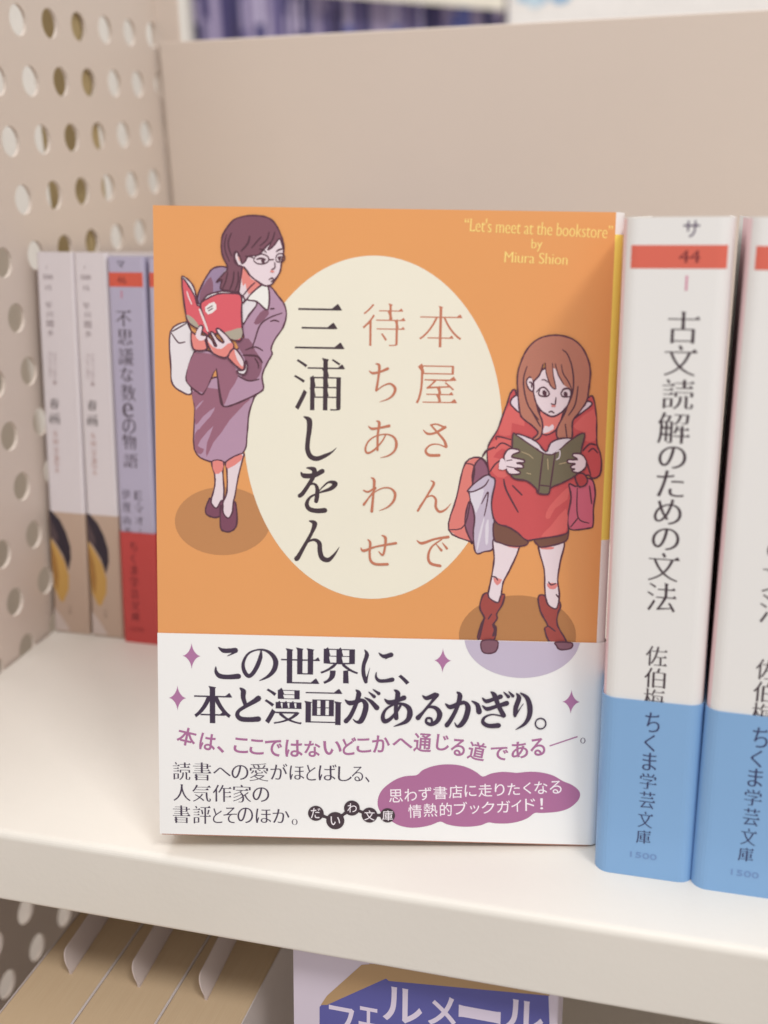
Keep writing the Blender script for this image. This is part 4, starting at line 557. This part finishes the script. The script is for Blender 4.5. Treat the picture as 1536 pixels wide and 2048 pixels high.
for x, z, rx, rz in SPARKLES:
    P = []; pr = Print(B0)
    for q in range(4):
        for i in range(8):
            t = math.pi / 2 * i / 8; cx_, cz_ = [(1, 1), (-1, 1), (-1, -1), (1, -1)][q]
            # concave astroid-like star
            ang = math.pi / 2 * q + t; P.append((x + rx * math.copysign(abs(math.cos(ang)) ** 3.3, math.cos(ang)), z + rz * math.copysign(abs(math.sin(ang)) ** 3.3, math.sin(ang))))
    pr.poly(P, '#b077a2'); pr.build('sparkle_print', bd)
pr = Print(B0); pr.poly([(a, b_) for a, b_, _ in smooth(CLOUD, True, 3)], '#ad6f98'); pr.text(CLOUD_TXT, 'sans', '#f3eaf0'); pr.build('cloud_badge', bd)
pr = Print(B0 + .06)
for (x, z, r_), (x2, z2, r2_) in zip(BADGE, BADGE[1:]):
    pr.ribbon([(x, z), ((x + x2) / 2, (z + z2) / 2), (x2, z2)], [1.3, .7, 1.3], DARK, False)
for x, z, r_ in BADGE: pr.poly([(x + r_ * math.cos(2 * math.pi * t / 28), z + r_ * math.sin(2 * math.pi * t / 28)) for t in range(28)], DARK)
pr.text(BADGE_TXT, 'sans', '#efe8ee'); pr.build('publisher_badge', bd)

# ------------------------------------------------------------------ lower bay
tanp = pages_mat('tan_page_edges', '#b59c7e', '#bba486', 0)
slipm = mat('white_slip_card', '#c6b8b4', .6)
jt = mat('pale_plain_jacket', '#c5bbb9', .5)
xe = [-165, -146, -125.3, -103.6]
for i, (x, W_) in enumerate(zip([-167.2, -146.6, -125.6], [20.6, 21, 21.8])):
    lab = ['leftmost tan-topped paperback under the shelf, next to the lower perforated panel', 'middle tan-topped paperback of three standing under the shelf', 'right-hand tan-topped paperback under the shelf, beside the blue and white cover'][i]
    b = tag(empty('paperback_book', loc=(x, 150, -200)), lab, 'book', 'tan-topped paperbacks standing in the lower bay')
    path = spine_path(W_ - .06, 105, 2.5); V, F, TG = sheet(path, [.2, 151], .25); obj('dust_jacket', V, F, jt, b)
    v, f = box(.3, W_ - .4, .8, 103.5, 1, 150.9, .2); obj('page_block', v, f, tanp, b)
    sx = [-156, -135.5, -116][i] - x
    P = [(64, 140), (64, 151.5)] + [(67.5 - 3.5 * math.cos(R(a)), 152.5 + 4 * math.sin(R(a))) for a in range(0, 91, 15)] + [(90.5 + 3.5 * math.sin(R(a)), 152.5 + 4 * math.cos(R(a))) for a in range(0, 91, 15)] + [(94, 151.5), (94, 140)]
    n = len(P); V = [(sx - 4 * max(0, z - 149) / 8 - .06 * (y - 79), y, z) for y, z in P]; V += [(q[0] + .3, q[1], q[2]) for q in V]
    F = [tuple(range(n))[::-1], tuple(range(n, 2 * n))] + [(k, (k + 1) % n, n + (k + 1) % n, n + k) for k in range(n)]
    obj('order_slip', V, F, slipm, b)
# face-out magazine-like book with blue panel
fv = dict(POSE_FV); vb = tag(empty('paperback_book', frame(fv)), 'white face-out book with blue panel and white katakana in the bay below', 'book')
jl = mat('lilac_white_jacket', '#cfc4d2', .4, .4, .02, 30)
V, F, TG = sheet([(0, 0), (33, 0)] + arc(66 - 1, 1, 1, 270, 360, 4) + [(66, 11)], [0, 150.5], .3); vj = obj('dust_jacket', V, F, jl, vb)
v, f = box(.6, 65.2, .7, 11, .6, 149.5, .3); obj('page_block', v, f, pages_mat('page_edges_deep', '#d9cdb6', '#efe6d4', 1), vb)
pr = Print(.04); pr.poly(V_PANEL, '#5c5c9e')
for p in V_GOLD: pr.poly(p, '#b0906a')
pr.text(V_TEXT, 'sansbold', '#d8cde0'); pr.build('cover_print', vj)
db = tag(empty('paperback_book', loc=(-22.5, 196, -200)), 'dark brown book with gold flecks under the shelf, right of the blue-panelled cover', 'book')
db.rotation_euler.x = R(-8)
V, F, TG = sheet([(0, 12), (0, 1)] + [(1, 0), (60, 0)] + [(61, 1), (61, 12)], [0, 148], .3); dj = obj('dust_jacket', V, F, mat('dark_brown_jacket', '#51413f', .45, .4, .1, 40), db)
v, f = box(.8, 60.2, .8, 11.6, .8, 147.2, .3); obj('page_block', v, f, MATS['page_edges_deep'], db)
pr = Print(.04); rg = random.Random(5)
for i in range(60):
    x, z, r_ = rg.uniform(3, 58), rg.uniform(20, 145), rg.uniform(.5, 1.8); pr.poly([(x + r_ * math.cos(t), z + r_ * .6 * math.sin(t)) for t in (0, 1, 2, 3, 4, 5.2)], rg.choice(['#a8803e', '#8a5e3a', '#77583c']))
pr.build('cover_print', dj)

# ------------------------------------------------------------------ far bookcase seen over the back panel
FY = 1300; ZB = 169
fw = obj('wall', *box(-1500, 1400, 1480, 1500, -400, 1600), mat('far_wall_paint', '#e6e0d8', .6)); fw['kind'] = 'structure'
fl = obj('floor', *box(-1500, 1400, -800, 1500, -420, -400), mat('floor_vinyl', '#b5aaa0', .4)); fl['kind'] = 'structure'
fc = tag(empty('bookcase', loc=(-420, FY, 200)), 'far cream bookcase with blue and purple books, seen over the back panel', 'bookcase')
def fp(name, x0, x1, y0, y1, z0, z1, m, b=1): v, f = box(x0 + 420, x1 + 420, y0 - FY, y1 - FY, z0 - 200, z1 - 200, b); return obj(name, v, f, m, fc)
fp('side_panel', -652, -592, FY - 10, FY + 160, -100, 480, paint)
fp('shelf_board', -591.5, 60, FY - 8, FY + 160, 196, 216, paint)
fp('back_panel', -591.5, 60, FY + 161, FY + 166, -100, 480, greige)
NM = {'#4e4672': 'deep violet narrow book', '#6d648f': 'dull violet book', '#8b80a8': 'greyish lilac book', '#5c5280': 'dark purple book', '#a79bbb': 'pale lilac book', '#3f3a62': 'near-black indigo book', '#7b76a6': 'mid violet-blue book', '#6a6fae': 'blue book', '#9085ae': 'light purple book', '#54507c': 'slate violet book', '#6a72b4': 'bright blue book'}
ORD = ['first', 'second', 'third', 'fourth', 'fifth', 'sixth', 'seventh', 'eighth', 'ninth', 'tenth', 'eleventh', 'twelfth', 'thirteenth', 'fourteenth', 'fifteenth', 'sixteenth', 'seventeenth', 'eighteenth', 'nineteenth', 'twentieth'] 
ORD += ['twenty-' + q for q in ORD[:9]] + ['thirtieth'] + ['thirty-' + q for q in ORD[:9]] + ['fortieth'] + ['forty-' + q for q in ORD[:9]]
cols = ['#3f3a62', '#a79bbb', '#4e4672', '#6d648f', '#8b80a8', '#5c5280', '#a79bbb', '#3f3a62', '#7b76a6', '#6a6fae', '#9085ae', '#54507c']
x = -590.5; rb = random.Random(11); proto = None; k = 0
while x < -236:
    W_ = rb.uniform(7, 14); h = rb.uniform(140, 155); c1 = rb.choice(cols)
    if x > -330 and rb.random() < .5: c1 = '#6a72b4'
    b = empty('paperback_book', loc=(x, FY, 216.2)); tag(b, '%s, %s from the cream post in the far row' % (NM[c1], ORD[k]), 'book', 'blue and purple books in the far row')
    V, F, TG = sheet([(0, 105), (0, 1), (1, 0), (W_ - 1.3, 0), (W_ - .3, 1), (W_ - .3, 105)], [0, h], .3); j = obj('dust_jacket', V, F, mat('far_jacket_' + c1[1:], c1, .45), b)
    v, f = box(.5, W_ - .8, .8, 103, .5, h - 1); obj('page_block', v, f, paper, b)
    if rb.random() < .6:
        pr = Print(.1); z = rb.uniform(20, 60); pr.poly([(1.5, z), (W_ - 1.8, z), (W_ - 1.8, z + rb.uniform(20, 50)), (1.5, z + 30)], rb.choice(['#b9aecb', '#403a5c', '#9f94b4'])); pr.build('spine_label', j)
    x += W_; k += 1
bb = tag(obj('sign_board', [(x, y, z) for y in (-3, 3) for x, z in ((-60, 18), (-60, 110), (174, 80), (174, -12))], [(0, 1, 2, 3)[::-1], (4, 5, 6, 7), (0, 4, 7, 3)[::-1], (1, 2, 6, 5)[::-1], (0, 1, 5, 4)[::-1], (3, 2, 6, 7)], mat('cream_sign_card', '#efe9da', .5)), 'cream board slanting over the far blue and purple books', 'sign')
bb.location = (-.400, 1.27, .276)
pb = tag(empty('poster_board', loc=(-224, 1275, 205)), 'white poster with pale blue patches at the far top, right of the slanting board', 'poster')
obj('board', *box(0, 560, 0, 6, 0, 240, 1), mat('white_poster_card', '#f4f1ee', .5), pb)
rg = random.Random(2)
for i in range(14):
    pr = Print(.2 + i * .05); x, z, r_ = rg.uniform(4, 80), rg.uniform(52, 160), rg.uniform(5, 12); pr.poly([(x + r_ * math.cos(t * .7), z + r_ * .8 * math.sin(t * .7)) for t in range(9)], rg.choice(['#9fc8e4', '#7fb4dc', '#c9e0ee'])); pr.build('poster_print', pb)
